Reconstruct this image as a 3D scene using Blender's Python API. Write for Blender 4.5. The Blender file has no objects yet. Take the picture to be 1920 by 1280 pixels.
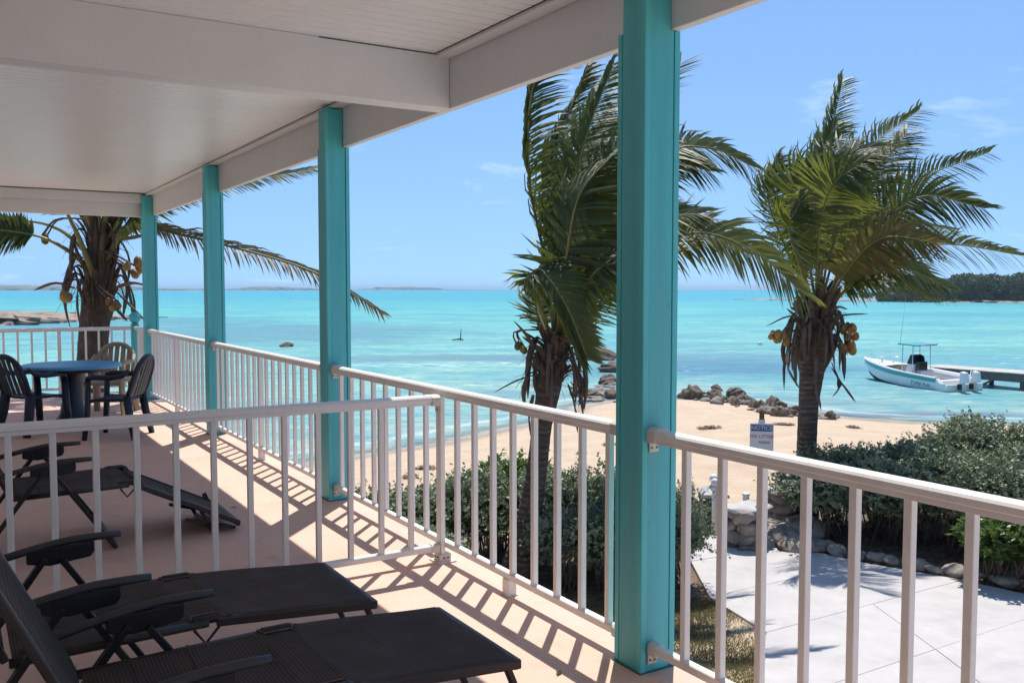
import bpy, bmesh, math, random
import numpy as np
from mathutils import Vector, Matrix
from math import radians, sin, cos, pi, sqrt, atan2

random.seed(11); rng = np.random.default_rng(11)
scene = bpy.context.scene
col = scene.collection

# ------------------------------------------------------------------ camera
# world axes: X = out to sea across the deck, Y = along the deck, z = 0 at the deck floor
EYE = Vector((0.0, 0.0, 1.6)); FPX = 1724.0
YAW = radians(31.5); PITCH = math.atan(98.5 / FPX)
FW = Vector((sin(YAW) * cos(PITCH), cos(YAW) * cos(PITCH), -sin(PITCH)))
RT = Vector((cos(YAW), -sin(YAW), 0.0)); UP = RT.cross(FW)
cam = bpy.data.cameras.new('camera'); camo = bpy.data.objects.new('camera', cam); col.objects.link(camo)
camo.matrix_world = Matrix(((RT.x, UP.x, -FW.x, EYE.x), (RT.y, UP.y, -FW.y, EYE.y), (RT.z, UP.z, -FW.z, EYE.z), (0, 0, 0, 1)))
cam.sensor_width = 36.0; cam.lens = 36.0 * FPX / 1920.0
cam.clip_start = 0.05; cam.clip_end = 40000.0
scene.camera = camo

# ------------------------------------------------------------------ sky and sun
SUN = Vector((0.292, 0.320, 1.0)).normalized()
SUN_EL = math.asin(SUN.z); SUN_AZ = atan2(SUN.x, SUN.y)
world = bpy.data.worlds.new('World'); scene.world = world; world.use_nodes = True
wn = world.node_tree.nodes; wl = world.node_tree.links; wn.clear()
w_out = wn.new('ShaderNodeOutputWorld'); w_bg = wn.new('ShaderNodeBackground'); w_bg.inputs['Strength'].default_value = 0.108
w_sky = wn.new('ShaderNodeTexSky'); w_sky.sky_type = 'NISHITA'; w_sky.sun_disc = False
w_sky.sun_elevation = SUN_EL; w_sky.sun_rotation = SUN_AZ
w_sky.altitude = 0; w_sky.air_density = 1.0; w_sky.dust_density = 0.2; w_sky.ozone_density = 2.0
w_tc = wn.new('ShaderNodeTexCoord'); w_sep = wn.new('ShaderNodeSeparateXYZ')
wl.new(w_tc.outputs['Generated'], w_sep.inputs[0])
w_zc = wn.new('ShaderNodeMath'); w_zc.operation = 'ADD'; w_zc.inputs[1].default_value = 0.12; wl.new(w_sep.outputs['Z'], w_zc.inputs[0])
w_zm = wn.new('ShaderNodeMath'); w_zm.operation = 'MAXIMUM'; w_zm.inputs[1].default_value = 0.05; wl.new(w_zc.outputs[0], w_zm.inputs[0])
w_dv = wn.new('ShaderNodeVectorMath'); w_dv.operation = 'DIVIDE'
w_cb = wn.new('ShaderNodeCombineXYZ')
for k in range(3): wl.new(w_zm.outputs[0], w_cb.inputs[k])
wl.new(w_tc.outputs['Generated'], w_dv.inputs[0]); wl.new(w_cb.outputs[0], w_dv.inputs[1])
# the low sky keeps the clear blue it has a little above the horizon
w_zl = wn.new('ShaderNodeMath'); w_zl.operation = 'MULTIPLY_ADD'; w_zl.inputs[1].default_value = 0.85; w_zl.inputs[2].default_value = 0.17; wl.new(w_sep.outputs['Z'], w_zl.inputs[0])
w_cv = wn.new('ShaderNodeCombineXYZ'); wl.new(w_sep.outputs['X'], w_cv.inputs[0]); wl.new(w_sep.outputs['Y'], w_cv.inputs[1]); wl.new(w_zl.outputs[0], w_cv.inputs[2])
w_nm = wn.new('ShaderNodeVectorMath'); w_nm.operation = 'NORMALIZE'; wl.new(w_cv.outputs[0], w_nm.inputs[0]); wl.new(w_nm.outputs[0], w_sky.inputs['Vector'])
w_n = wn.new('ShaderNodeTexNoise'); w_n.inputs['Scale'].default_value = 1.15; w_n.inputs['Detail'].default_value = 7.0
w_n.inputs['Roughness'].default_value = 0.62; w_n.inputs['Distortion'].default_value = 0.5
w_map = wn.new('ShaderNodeMapping'); w_map.inputs['Location'].default_value = (56.6207, 11.9579, 10.2435)
wl.new(w_dv.outputs[0], w_map.inputs['Vector']); wl.new(w_map.outputs[0], w_n.inputs['Vector'])
w_r = wn.new('ShaderNodeValToRGB'); w_r.color_ramp.elements[0].position = 0.60; w_r.color_ramp.elements[1].position = 0.80
w_r.color_ramp.elements[1].color = (0.45, 0.45, 0.45, 1)
wl.new(w_n.outputs['Fac'], w_r.inputs['Fac'])
w_gm = wn.new('ShaderNodeMix'); w_gm.data_type = 'RGBA'; w_gm.blend_type = 'MULTIPLY'; w_gm.inputs['Factor'].default_value = 1.0
w_gm.inputs['B'].default_value = (0.81, 0.95, 1.05, 1)
wl.new(w_sky.outputs[0], w_gm.inputs['A'])
w_mix = wn.new('ShaderNodeMix'); w_mix.data_type = 'RGBA'
w_mix.inputs['B'].default_value = (8.2, 8.6, 9.2, 1)
wl.new(w_r.outputs[0], w_mix.inputs['Factor']); wl.new(w_gm.outputs['Result'], w_mix.inputs['A'])
wl.new(w_mix.outputs['Result'], w_bg.inputs['Color']); wl.new(w_bg.outputs[0], w_out.inputs['Surface'])

sun = bpy.data.lights.new('sun', 'SUN'); sun.energy = 3.75; sun.angle = radians(0.53); sun.color = (1.0, 0.955, 0.88)
suno = bpy.data.objects.new('sun', sun); col.objects.link(suno)
suno.rotation_euler = (-SUN).to_track_quat('-Z', 'Y').to_euler(); suno.location = (10, 10, 40)

scene.view_settings.view_transform = 'Standard'; scene.view_settings.look = 'None'
scene.view_settings.exposure = 0.56; scene.view_settings.gamma = 1.0
scene.view_settings.use_curve_mapping = False
scene.cycles.max_bounces = 8; scene.cycles.diffuse_bounces = 5; scene.cycles.glossy_bounces = 3
scene.cycles.transparent_max_bounces = 12; scene.cycles.sample_clamp_indirect = 6.0
scene.cycles.use_denoising = True

# ------------------------------------------------------------------ helpers
SEA_Z = -3.9; GZ = -3.0
def ray(x, y): return FW * FPX + RT * (x - 960) - UP * (y - 640)
def at_z(x, y, z):
    d = ray(x, y); return EYE + d * ((z - EYE.z) / d.z)
def at_d(x, y, D): return EYE + ray(x, y) * (D / FPX)

MATS = {}
def mat(name, base=(0.5, 0.5, 0.5), rough=0.6, var=0.12, scale=6.0, bump=0.0, bump_scale=60.0, spec=0.5,
        trans=None, metal=0.0, second=None, sec_scale=3.0, sec_lo=0.5, sec_hi=0.62, stretch=(1, 1, 1), trans_fac=0.35, coat=0.0, objrand=0.0):
    m = bpy.data.materials.new(name); m.use_nodes = True; nt = m.node_tree; N = nt.nodes; L = nt.links
    b = N['Principled BSDF']; out = N['Material Output']
    b.inputs['Roughness'].default_value = rough; b.inputs['Metallic'].default_value = metal
    b.inputs['Specular IOR Level'].default_value = spec; b.inputs['Coat Weight'].default_value = coat
    tc = N.new('ShaderNodeTexCoord'); mp = N.new('ShaderNodeMapping'); mp.inputs['Scale'].default_value = stretch
    geo = N.new('ShaderNodeNewGeometry')
    L.new(geo.outputs['Position'], mp.inputs['Vector'])
    no = N.new('ShaderNodeTexNoise'); no.inputs['Scale'].default_value = scale; no.inputs['Detail'].default_value = 5.0
    no.inputs['Roughness'].default_value = 0.6
    L.new(mp.outputs[0], no.inputs['Vector'])
    mr = N.new('ShaderNodeMapRange'); mr.inputs['From Min'].default_value = 0.25; mr.inputs['From Max'].default_value = 0.75
    mr.inputs['To Min'].default_value = 1 - var; mr.inputs['To Max'].default_value = 1 + var
    L.new(no.outputs['Fac'], mr.inputs['Value'])
    cur = None
    rgb = N.new('ShaderNodeRGB'); rgb.outputs[0].default_value = (*base, 1); cur = rgb.outputs[0]
    if second:
        n2 = N.new('ShaderNodeTexNoise'); n2.inputs['Scale'].default_value = sec_scale; n2.inputs['Detail'].default_value = 6.0
        n2.inputs['Roughness'].default_value = 0.65
        L.new(mp.outputs[0], n2.inputs['Vector'])
        r2 = N.new('ShaderNodeMapRange'); r2.inputs['From Min'].default_value = sec_lo; r2.inputs['From Max'].default_value = sec_hi
        L.new(n2.outputs['Fac'], r2.inputs['Value'])
        mx = N.new('ShaderNodeMix'); mx.data_type = 'RGBA'; L.new(r2.outputs[0], mx.inputs['Factor'])
        L.new(cur, mx.inputs['A']); mx.inputs['B'].default_value = (*second, 1); cur = mx.outputs['Result']
    hs = N.new('ShaderNodeHueSaturation'); L.new(cur, hs.inputs['Color'])
    if objrand > 0:
        oi = N.new('ShaderNodeObjectInfo'); orr = N.new('ShaderNodeMapRange')
        orr.inputs['To Min'].default_value = 1 - objrand; orr.inputs['To Max'].default_value = 1 + objrand
        L.new(oi.outputs['Random'], orr.inputs['Value'])
        mm = N.new('ShaderNodeMath'); mm.operation = 'MULTIPLY'; L.new(orr.outputs[0], mm.inputs[0]); L.new(mr.outputs[0], mm.inputs[1])
        L.new(mm.outputs[0], hs.inputs['Value'])
    else:
        L.new(mr.outputs[0], hs.inputs['Value'])
    L.new(hs.outputs[0], b.inputs['Base Color'])
    if bump > 0:
        nb = N.new('ShaderNodeTexNoise'); nb.inputs['Scale'].default_value = bump_scale; nb.inputs['Detail'].default_value = 4.0
        L.new(mp.outputs[0], nb.inputs['Vector'])
        bp = N.new('ShaderNodeBump'); bp.inputs['Strength'].default_value = bump; bp.inputs['Distance'].default_value = 0.02
        L.new(nb.outputs['Fac'], bp.inputs['Height']); L.new(bp.outputs[0], b.inputs['Normal'])
    if trans:
        tr = N.new('ShaderNodeBsdfTranslucent'); ms = N.new('ShaderNodeMixShader'); ms.inputs[0].default_value = trans_fac
        hs2 = N.new('ShaderNodeHueSaturation'); hs2.inputs['Color'].default_value = (*trans, 1); L.new(mr.outputs[0], hs2.inputs['Value'])
        L.new(hs2.outputs[0], tr.inputs['Color'])
        L.new(b.outputs[0], ms.inputs[1]); L.new(tr.outputs[0], ms.inputs[2]); L.new(ms.outputs[0], out.inputs['Surface'])
    MATS[name] = m
    return m

class MB:
    def __init__(s): s.v = []; s.f = []
    def add(s, vs, fs):
        o = len(s.v); s.v += [tuple(v) for v in vs]; s.f += [tuple(i + o for i in f) for f in fs]; return s
    def box(s, x0, x1, y0, y1, z0, z1):
        return s.add([(x0, y0, z0), (x1, y0, z0), (x1, y1, z0), (x0, y1, z0), (x0, y0, z1), (x1, y0, z1), (x1, y1, z1), (x0, y1, z1)],
                     [(0, 3, 2, 1), (4, 5, 6, 7), (0, 1, 5, 4), (1, 2, 6, 5), (2, 3, 7, 6), (3, 0, 4, 7)])
    def bar(s, p, q, w, h, up=(0, 0, 1)):
        p = Vector(p); q = Vector(q); t = (q - p).normalized(); u = Vector(up)
        if abs(t.dot(u)) > 0.98: u = Vector((1, 0, 0))
        a = t.cross(u).normalized() * (w / 2); b = a.cross(t).normalized() * (h / 2)
        vs = [c + sx * a + sy * b for c in (p, q) for sx, sy in ((-1, -1), (1, -1), (1, 1), (-1, 1))]
        return s.add(vs, [(0, 1, 2, 3), (7, 6, 5, 4), (0, 4, 5, 1), (1, 5, 6, 2), (2, 6, 7, 3), (3, 7, 4, 0)])
    def extrude(s, prof, p, q, side, up):
        side = Vector(side); up = Vector(up); p = Vector(p); q = Vector(q); n = len(prof)
        vs = [c + side * a + up * b for c in (p, q) for a, b in prof]
        return s.add(vs, [tuple(range(n)), tuple(range(2 * n - 1, n - 1, -1))] + [(i, n + i, n + (i + 1) % n, (i + 1) % n) for i in range(n)])
    def tube(s, pts, r, n=8, flat=1.0, cap=True):
        pts = [Vector(p) for p in pts]; k = len(pts); rs = r if isinstance(r, (list, tuple)) else [r] * k
        vs = []; prev = None
        for i, p in enumerate(pts):
            t = (pts[min(i + 1, k - 1)] - pts[max(i - 1, 0)])
            t = t.normalized() if t.length > 1e-9 else Vector((0, 0, 1))
            if prev is None:
                a = t.orthogonal().normalized()
            else:
                a = (prev - t * prev.dot(t)); a = a.normalized() if a.length > 1e-6 else t.orthogonal().normalized()
            prev = a; b = t.cross(a)
            for j in range(n):
                th = 2 * pi * j / n; vs.append(p + (a * cos(th) + b * sin(th) * flat) * rs[i])
        fs = [(i * n + j, i * n + (j + 1) % n, (i + 1) * n + (j + 1) % n, (i + 1) * n + j) for i in range(k - 1) for j in range(n)]
        if cap: fs += [tuple(range(n - 1, -1, -1)), tuple(range((k - 1) * n, k * n))]
        return s.add(vs, fs)
    def lathe(s, prof, c=(0, 0, 0), n=24, cap=True):
        vs = []; k = len(prof)
        for r, z in prof:
            for j in range(n):
                th = 2 * pi * j / n; vs.append((c[0] + r * cos(th), c[1] + r * sin(th), c[2] + z))
        fs = [(i * n + j, i * n + (j + 1) % n, (i + 1) * n + (j + 1) % n, (i + 1) * n + j) for i in range(k - 1) for j in range(n)]
        if cap: fs += [tuple(range(n - 1, -1, -1)), tuple(range((k - 1) * n, k * n))]
        return s.add(vs, fs)
    def mesh(s, name, m=None, smooth=False):
        me = bpy.data.meshes.new(name); me.from_pydata(s.v, [], s.f); me.validate(); me.update()
        if m: me.materials.append(MATS[m] if isinstance(m, str) else m)
        if smooth: me.polygons.foreach_set('use_smooth', [True] * len(me.polygons))
        return me
    def build(s, name, m, parent=None, smooth=False, bevel=0.0):
        return link(name, s.mesh(name, m, smooth), parent, bevel)

def link(name, me, parent=None, bevel=0.0):
    o = bpy.data.objects.new(name, me); col.objects.link(o)
    if parent: o.parent = parent
    if bevel > 0:
        b = o.modifiers.new('bevel', 'BEVEL'); b.width = bevel; b.segments = 2; b.limit_method = 'ANGLE'; b.angle_limit = radians(40)
        b.harden_normals = False
    return o
def mesh_np(name, V, F, m, smooth=False):
    V = np.asarray(V, dtype=np.float32); F = np.asarray(F, dtype=np.int32); k = F.shape[1]
    me = bpy.data.meshes.new(name); me.vertices.add(len(V)); me.vertices.foreach_set('co', V.ravel())
    me.loops.add(F.size); me.loops.foreach_set('vertex_index', F.ravel())
    me.polygons.add(len(F)); me.polygons.foreach_set('loop_start', np.arange(0, F.size, k, dtype=np.int32))
    if smooth: me.polygons.foreach_set('use_smooth', np.ones(len(F), dtype=bool))
    me.update(calc_edges=True)
    if m: me.materials.append(MATS[m] if isinstance(m, str) else m)
    return me
def thing(name, loc, label, cat, group=None, rotz=0.0):
    o = bpy.data.objects.new(name, None); col.objects.link(o); o.location = loc; o.rotation_euler = (0, 0, rotz)
    o.empty_display_size = 0.2
    return tag(o, label, cat, group)
def tag(o, label, cat, group=None, kind=None):
    if label: o['label'] = label
    if cat: o['category'] = cat
    if group: o['group'] = group
    if kind: o['kind'] = kind
    return o
def struct(o, label=None):
    o['kind'] = 'structure'
    if label: o['label'] = label
    return o

# ------------------------------------------------------------------ materials
mat('deck_paint', (0.70, 0.465, 0.365), 0.75, 0.07, 2.2, bump=0.25, bump_scale=90, second=(0.60, 0.40, 0.315), sec_scale=1.4, sec_lo=0.5, sec_hi=0.75)
mat('teal_paint', (0.075, 0.49, 0.53), 0.45, 0.09, 3.0, bump=0.22, bump_scale=40, stretch=(9, 9, 0.5), second=(0.10, 0.43, 0.46), sec_scale=2.0, sec_lo=.48, sec_hi=.72)
mat('teal_trim', (0.09, 0.53, 0.57), 0.45, 0.10, 3.0, bump=0.08, bump_scale=40, stretch=(6, 6, 0.6))
mat('teal_groove', (0.03, 0.15, 0.17), 0.7, 0.1, 3.0)
mat('white_paint', (0.745, 0.76, 0.765), 0.5, 0.04, 3.0, bump=0.06, bump_scale=30, second=(0.70, 0.69, 0.67), sec_scale=1.6, sec_lo=0.55, sec_hi=0.8)
mat('soffit', (0.87, 0.875, 0.875), 0.33, 0.03, 3.0, spec=0.5)
mat('rail_white', (0.80, 0.79, 0.77), 0.38, 0.04, 6.0, second=(0.68, 0.65, 0.60), sec_scale=4.0, sec_lo=0.58, sec_hi=0.8)
mat('bracket_white', (0.66, 0.64, 0.58), 0.5, 0.1, 20.0, second=(0.42, 0.33, 0.22), sec_scale=18, sec_lo=0.6, sec_hi=0.72)
mat('rusty_screw', (0.13, 0.06, 0.03), 0.7, 0.3, 60.0)
mat('dark_gap', (0.03, 0.025, 0.02), 0.8, 0.1, 8.0)
mat('house_wall', (0.84, 0.77, 0.68), 0.7, 0.04, 2.0)
mat('roof_shingle', (0.30, 0.29, 0.28), 0.85, 0.15, 12.0)
mat('sling_fabric', (0.088, 0.070, 0.060), 0.8, 0.22, 7.0, second=(0.060, 0.050, 0.046), sec_scale=3.0, sec_lo=.42, sec_hi=.7, bump=0.35, bump_scale=500, spec=0.2)
mat('sling_seam', (0.045, 0.036, 0.032), 0.8, 0.2, 9.0)
mat('notch_hem', (0.20, 0.17, 0.14), 0.8, 0.2, 9.0)
mat('lounger_frame', (0.030, 0.024, 0.023), 0.42, 0.15, 10.0)
mat('lounger_plastic', (0.010, 0.009, 0.010), 0.5, 0.1, 10.0)
mat('arm_plastic', (0.032, 0.033, 0.036), 0.42, 0.1, 10.0)
mat('blue_plastic', (0.10, 0.40, 0.72), 0.38, 0.06, 3.0)
mat('navy_plastic', (0.010, 0.022, 0.052), 0.42, 0.1, 5.0)
mat('tan_plastic', (0.33, 0.27, 0.21), 0.5, 0.06, 4.0)
mat('trunk', (0.115, 0.085, 0.068), 0.9, 0.3, 5.0, bump=0.9, bump_scale=14, stretch=(1, 1, 4), second=(0.19, 0.155, 0.13), sec_scale=3.0)
mat('leaf_base', (0.075, 0.045, 0.028), 0.85, 0.35, 9.0, bump=0.6, bump_scale=40, second=(0.13, 0.09, 0.06), sec_scale=4.0)
mat('spathe', (0.115, 0.085, 0.068), 0.8, 0.3, 9.0)
mat('fiber', (0.13, 0.09, 0.055), 0.95, 0.3, 12.0)
mat('petiole', (0.17, 0.17, 0.045), 0.45, 0.2, 4.0, second=(0.22, 0.15, 0.05), sec_scale=2.0)
mat('frond_green', (0.052, 0.076, 0.018), 0.5, 0.28, 1.6, trans=(0.25, 0.29, 0.04), trans_fac=0.40, objrand=0.18, second=(0.075, 0.105, 0.02), sec_scale=0.8)
mat('frond_yellow', (0.17, 0.15, 0.03), 0.45, 0.3, 1.6, trans=(0.36, 0.33, 0.05), trans_fac=0.38, objrand=0.15, second=(0.21, 0.11, 0.03), sec_scale=1.3)
mat('frond_lime', (0.105, 0.125, 0.025), 0.5, 0.3, 1.6, trans=(0.30, 0.32, 0.05), trans_fac=0.35, objrand=0.12, second=(0.065, 0.09, 0.02), sec_scale=1.2)
mat('frond_dry', (0.24, 0.19, 0.11), 0.6, 0.3, 1.6, trans=(0.3, 0.24, 0.13), trans_fac=0.25, second=(0.10, 0.11, 0.035), sec_scale=1.5)
mat('coconut', (0.30, 0.17, 0.045), 0.5, 0.25, 5.0, second=(0.15, 0.07, 0.03), sec_scale=6.0)
mat('coconut_green', (0.10, 0.13, 0.025), 0.45, 0.25, 5.0, second=(0.2, 0.14, 0.03), sec_scale=6.0)
mat('shrub_grey', (0.215, 0.255, 0.145), 0.5, 0.35, 2.4, trans=(0.13, 0.19, 0.08), trans_fac=0.25, second=(0.31, 0.345, 0.235), sec_scale=1.6, objrand=0.10)
mat('shrub_green', (0.075, 0.135, 0.030), 0.4, 0.3, 2.4, trans=(0.18, 0.30, 0.04), trans_fac=0.32, objrand=0.1)
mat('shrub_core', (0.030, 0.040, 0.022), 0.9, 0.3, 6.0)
mat('twig', (0.14, 0.10, 0.075), 0.9, 0.3, 9.0)
mat('grass_blade', (0.15, 0.145, 0.05), 0.6, 0.4, 2.0, trans=(0.22, 0.22, 0.05), trans_fac=0.3, second=(0.24, 0.18, 0.08), sec_scale=2.5)
mat('concrete_slab', (0.51, 0.48, 0.465), 0.85, 0.08, 3.0, bump=0.2, bump_scale=70, second=(0.43, 0.41, 0.405), sec_scale=1.1, sec_lo=0.45, sec_hi=0.75)
mat('concrete_joint', (0.47, 0.44, 0.42), 0.9, 0.3, 6.0)
mat('rock_brown', (0.17, 0.12, 0.085), 0.9, 0.35, 4.0, bump=0.8, bump_scale=12, second=(0.07, 0.06, 0.05), sec_scale=2.5)
mat('rock_grey', (0.23, 0.20, 0.175), 0.9, 0.3, 4.0, bump=0.8, bump_scale=12, second=(0.16, 0.14, 0.12), sec_scale=2.5)
mat('rock_pale', (0.33, 0.285, 0.24), 0.9, 0.25, 4.0, bump=0.8, bump_scale=12, second=(0.17, 0.135, 0.11), sec_scale=3.5)
mat('seaweed', (0.13, 0.075, 0.04), 0.8, 0.3, 8.0)
mat('boat_white', (0.78, 0.78, 0.77), 0.25, 0.04, 1.0)
mat('boat_teal', (0.05, 0.34, 0.36), 0.3, 0.05, 1.0)
mat('boat_dark', (0.012, 0.012, 0.016), 0.2, 0.1, 1.0)
mat('boat_floor', (0.62, 0.60, 0.56), 0.6, 0.06, 2.0)
mat('boat_metal', (0.70, 0.70, 0.70), 0.25, 0.05, 1.0, metal=0.8)
mat('boat_bottom', (0.05, 0.055, 0.05), 0.6, 0.1, 1.0)
mat('dock_wood', (0.15, 0.13, 0.115), 0.9, 0.25, 3.0, bump=0.5, bump_scale=20)
mat('dock_top', (0.50, 0.47, 0.43), 0.9, 0.12, 2.0)
mat('sign_white', (0.72, 0.72, 0.74), 0.4, 0.04, 4.0)
mat('sign_blue', (0.012, 0.085, 0.30), 0.4, 0.05, 4.0)
mat('sign_red', (0.40, 0.02, 0.04), 0.5, 0.05, 4.0)
mat('sign_ink', (0.03, 0.03, 0.06), 0.5, 0.05, 4.0)
mat('post_wood', (0.16, 0.10, 0.06), 0.85, 0.2, 10.0)
mat('bin_black', (0.015, 0.016, 0.02), 0.4, 0.1, 4.0)
mat('bin_lid', (0.42, 0.40, 0.42), 0.5, 0.06, 4.0)
mat('clay_orange', (0.50, 0.20, 0.06), 0.8, 0.2, 8.0)
mat('far_land', (0.10, 0.105, 0.07), 0.95, 0.3, 0.01, second=(0.20, 0.18, 0.14), sec_scale=0.006)
mat('wood_leaf', (0.095, 0.115, 0.045), 0.9, 0.4, 0.12, trans=(0.08, 0.1, 0.03), trans_fac=0.2, second=(0.14, 0.12, 0.075), sec_scale=0.06)
mat('spit_rock', (0.33, 0.26, 0.21), 0.95, 0.35, 0.35, bump=0.5, bump_scale=0.8, second=(0.17, 0.14, 0.12), sec_scale=0.25, stretch=(1, 1, 5))

def ring_trunk(m, scale):
    N = m.node_tree.nodes; L = m.node_tree.links; b = N['Principled BSDF']; geo = N.new('ShaderNodeNewGeometry')
    w = N.new('ShaderNodeTexWave'); w.wave_type = 'BANDS'; w.bands_direction = 'Z'; w.inputs['Scale'].default_value = scale; w.inputs['Distortion'].default_value = 5.5; w.inputs['Detail'].default_value = 2.0; w.inputs['Detail Scale'].default_value = 1.5
    L.new(geo.outputs['Position'], w.inputs['Vector'])
    src = b.inputs['Base Color'].links[0].from_socket; mx = N.new('ShaderNodeMix'); mx.data_type = 'RGBA'; mx.blend_type = 'MULTIPLY'; mx.inputs['Factor'].default_value = 0.38
    L.new(src, mx.inputs['A']); L.new(w.outputs['Color'], mx.inputs['B']); L.new(mx.outputs['Result'], b.inputs['Base Color'])
    bp = N.new('ShaderNodeBump'); bp.inputs['Strength'].default_value = 0.8; bp.inputs['Distance'].default_value = 0.03
    old = b.inputs['Normal'].links[0].from_socket; L.new(old, bp.inputs['Normal']); L.new(w.outputs['Fac'], bp.inputs['Height']); L.new(bp.outputs[0], b.inputs['Normal'])
ring_trunk(MATS['trunk'], 3.2)
def stains(m, color, scale, lo, hi, amount, stretch=(1, 1, 1)):
    N = m.node_tree.nodes; L = m.node_tree.links; b = N['Principled BSDF']; geo = N.new('ShaderNodeNewGeometry'); mp = N.new('ShaderNodeMapping'); mp.inputs['Scale'].default_value = stretch
    L.new(geo.outputs['Position'], mp.inputs['Vector']); n = N.new('ShaderNodeTexNoise'); n.inputs['Scale'].default_value = scale; n.inputs['Detail'].default_value = 9.0; n.inputs['Roughness'].default_value = 0.72
    L.new(mp.outputs[0], n.inputs['Vector']); r = N.new('ShaderNodeMapRange'); r.inputs['From Min'].default_value = lo; r.inputs['From Max'].default_value = hi; r.inputs['To Max'].default_value = amount
    L.new(n.outputs['Fac'], r.inputs['Value']); src = b.inputs['Base Color'].links[0].from_socket; mx = N.new('ShaderNodeMix'); mx.data_type = 'RGBA'
    L.new(r.outputs[0], mx.inputs['Factor']); L.new(src, mx.inputs['A']); mx.inputs['B'].default_value = (*color, 1); L.new(mx.outputs['Result'], b.inputs['Base Color'])
stains(MATS['deck_paint'], (0.36, 0.26, 0.21), 3.5, .56, .74, .55)
stains(MATS['deck_paint'], (0.70, 0.56, 0.47), 14.0, .60, .72, .5)
stains(MATS['white_paint'], (0.60, 0.54, 0.46), 2.5, .58, .80, .5, (1, .4, 1))
stains(MATS['rail_white'], (0.55, 0.50, 0.43), 9.0, .60, .76, .5, (1, 1, .25))
stains(MATS['concrete_slab'], (0.36, 0.33, 0.31), 1.8, .55, .75, .5)
stains(MATS['teal_paint'], (0.045, 0.24, 0.26), 7.0, .62, .74, .7)
stains(MATS['teal_paint'], (0.17, 0.50, 0.53), 5.0, .56, .74, .5, (5, 5, .35))
stains(MATS['teal_paint'], (0.42, 0.47, 0.44), 26.0, .705, .73, .9, (1, 1, .5))
mat('trunk_shaggy', (0.075, 0.055, 0.045), 0.95, 0.35, 6.0, bump=1.0, bump_scale=22, stretch=(3, 3, 1), second=(0.13, 0.10, 0.08), sec_scale=5.0)

def weave(m, scale, amt):
    N = m.node_tree.nodes; L = m.node_tree.links; b = N['Principled BSDF']; geo = N.new('ShaderNodeNewGeometry'); cur = b.inputs['Base Color'].links[0].from_socket
    for d in ('X', 'Y'):
        w = N.new('ShaderNodeTexWave'); w.bands_direction = d; w.inputs['Scale'].default_value = scale; w.inputs['Distortion'].default_value = 0.4; L.new(geo.outputs['Position'], w.inputs['Vector'])
        mx = N.new('ShaderNodeMix'); mx.data_type = 'RGBA'; mx.blend_type = 'MULTIPLY'; mx.inputs['Factor'].default_value = amt; L.new(cur, mx.inputs['A']); L.new(w.outputs['Color'], mx.inputs['B']); cur = mx.outputs['Result']
    hs = N.new('ShaderNodeHueSaturation'); hs.inputs['Value'].default_value = 1 + amt * .9; L.new(cur, hs.inputs['Color']); L.new(hs.outputs[0], b.inputs['Base Color'])
weave(MATS['sling_fabric'], 26.0, .45)

# ------------------------------------------------------------------ the lie of the land: signed distance from the shoreline
SHORE = [(-30.0, 60.0), (-16.0, 47.0), (-5.1, 41.4), (1.3, 35.0), (5.1, 28.4), (7.9, 26.9), (9.5, 27.0), (10.6, 27.1), (12.6, 27.7), (14.8, 28.2), (17.8, 29.5),
         (22.0, 32.0), (25.0, 34.2), (28.4, 35.3), (30.8, 33.8), (32.0, 31.1), (31.9, 26.4), (33.3, 23.4), (36.5, 20.4), (42.4, 15.8), (54.3, 9.5), (80.0, -3.0), (140.0, -30.0), (300, -120)]
_sp = np.array(SHORE)
def shore_d(x, y):                                            # + inland, - out to sea
    x = np.asarray(x, float); y = np.asarray(y, float)
    best = np.full(x.shape, 1e9); sgn = np.ones(x.shape)
    for (ax, ay), (bx, by) in zip(_sp[:-1], _sp[1:]):
        dx, dy = bx - ax, by - ay; L2 = dx * dx + dy * dy
        t = np.clip(((x - ax) * dx + (y - ay) * dy) / L2, 0, 1)
        d = np.hypot(x - ax - t * dx, y - ay - t * dy)
        cr = dx * (y - ay) - dy * (x - ax)
        m = d < best - 1e-9
        best = np.where(m, d, best); sgn = np.where(m, np.where(cr > 0, -1.0, 1.0), sgn)
    return best * sgn
def wob(x, y):
    return (np.sin(x * .9 + y * .35) + np.sin(x * .31 - y * .77 + 1.3) + np.sin(x * 1.7 + y * 1.3 + 2.0) * .5)
def ground_h(x, y):
    d = shore_d(x, y) + 0.35 * wob(x * .35, y * .35)
    up = SEA_Z + 0.85 * (1 - np.exp(-np.maximum(d, 0) / 7.5)) / (1 - math.exp(-2.6))
    h = np.where(d > 0, np.minimum(up, GZ - 0.03), SEA_Z + np.maximum(d * 0.055, -2.5))
    h = h + np.where(d > 1.5, 0.022 * wob(x * 1.1, y * 1.2), 0.0)
    return h
def gh(x, y): return float(ground_h(np.array([x]), np.array([y]))[0])

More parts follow.
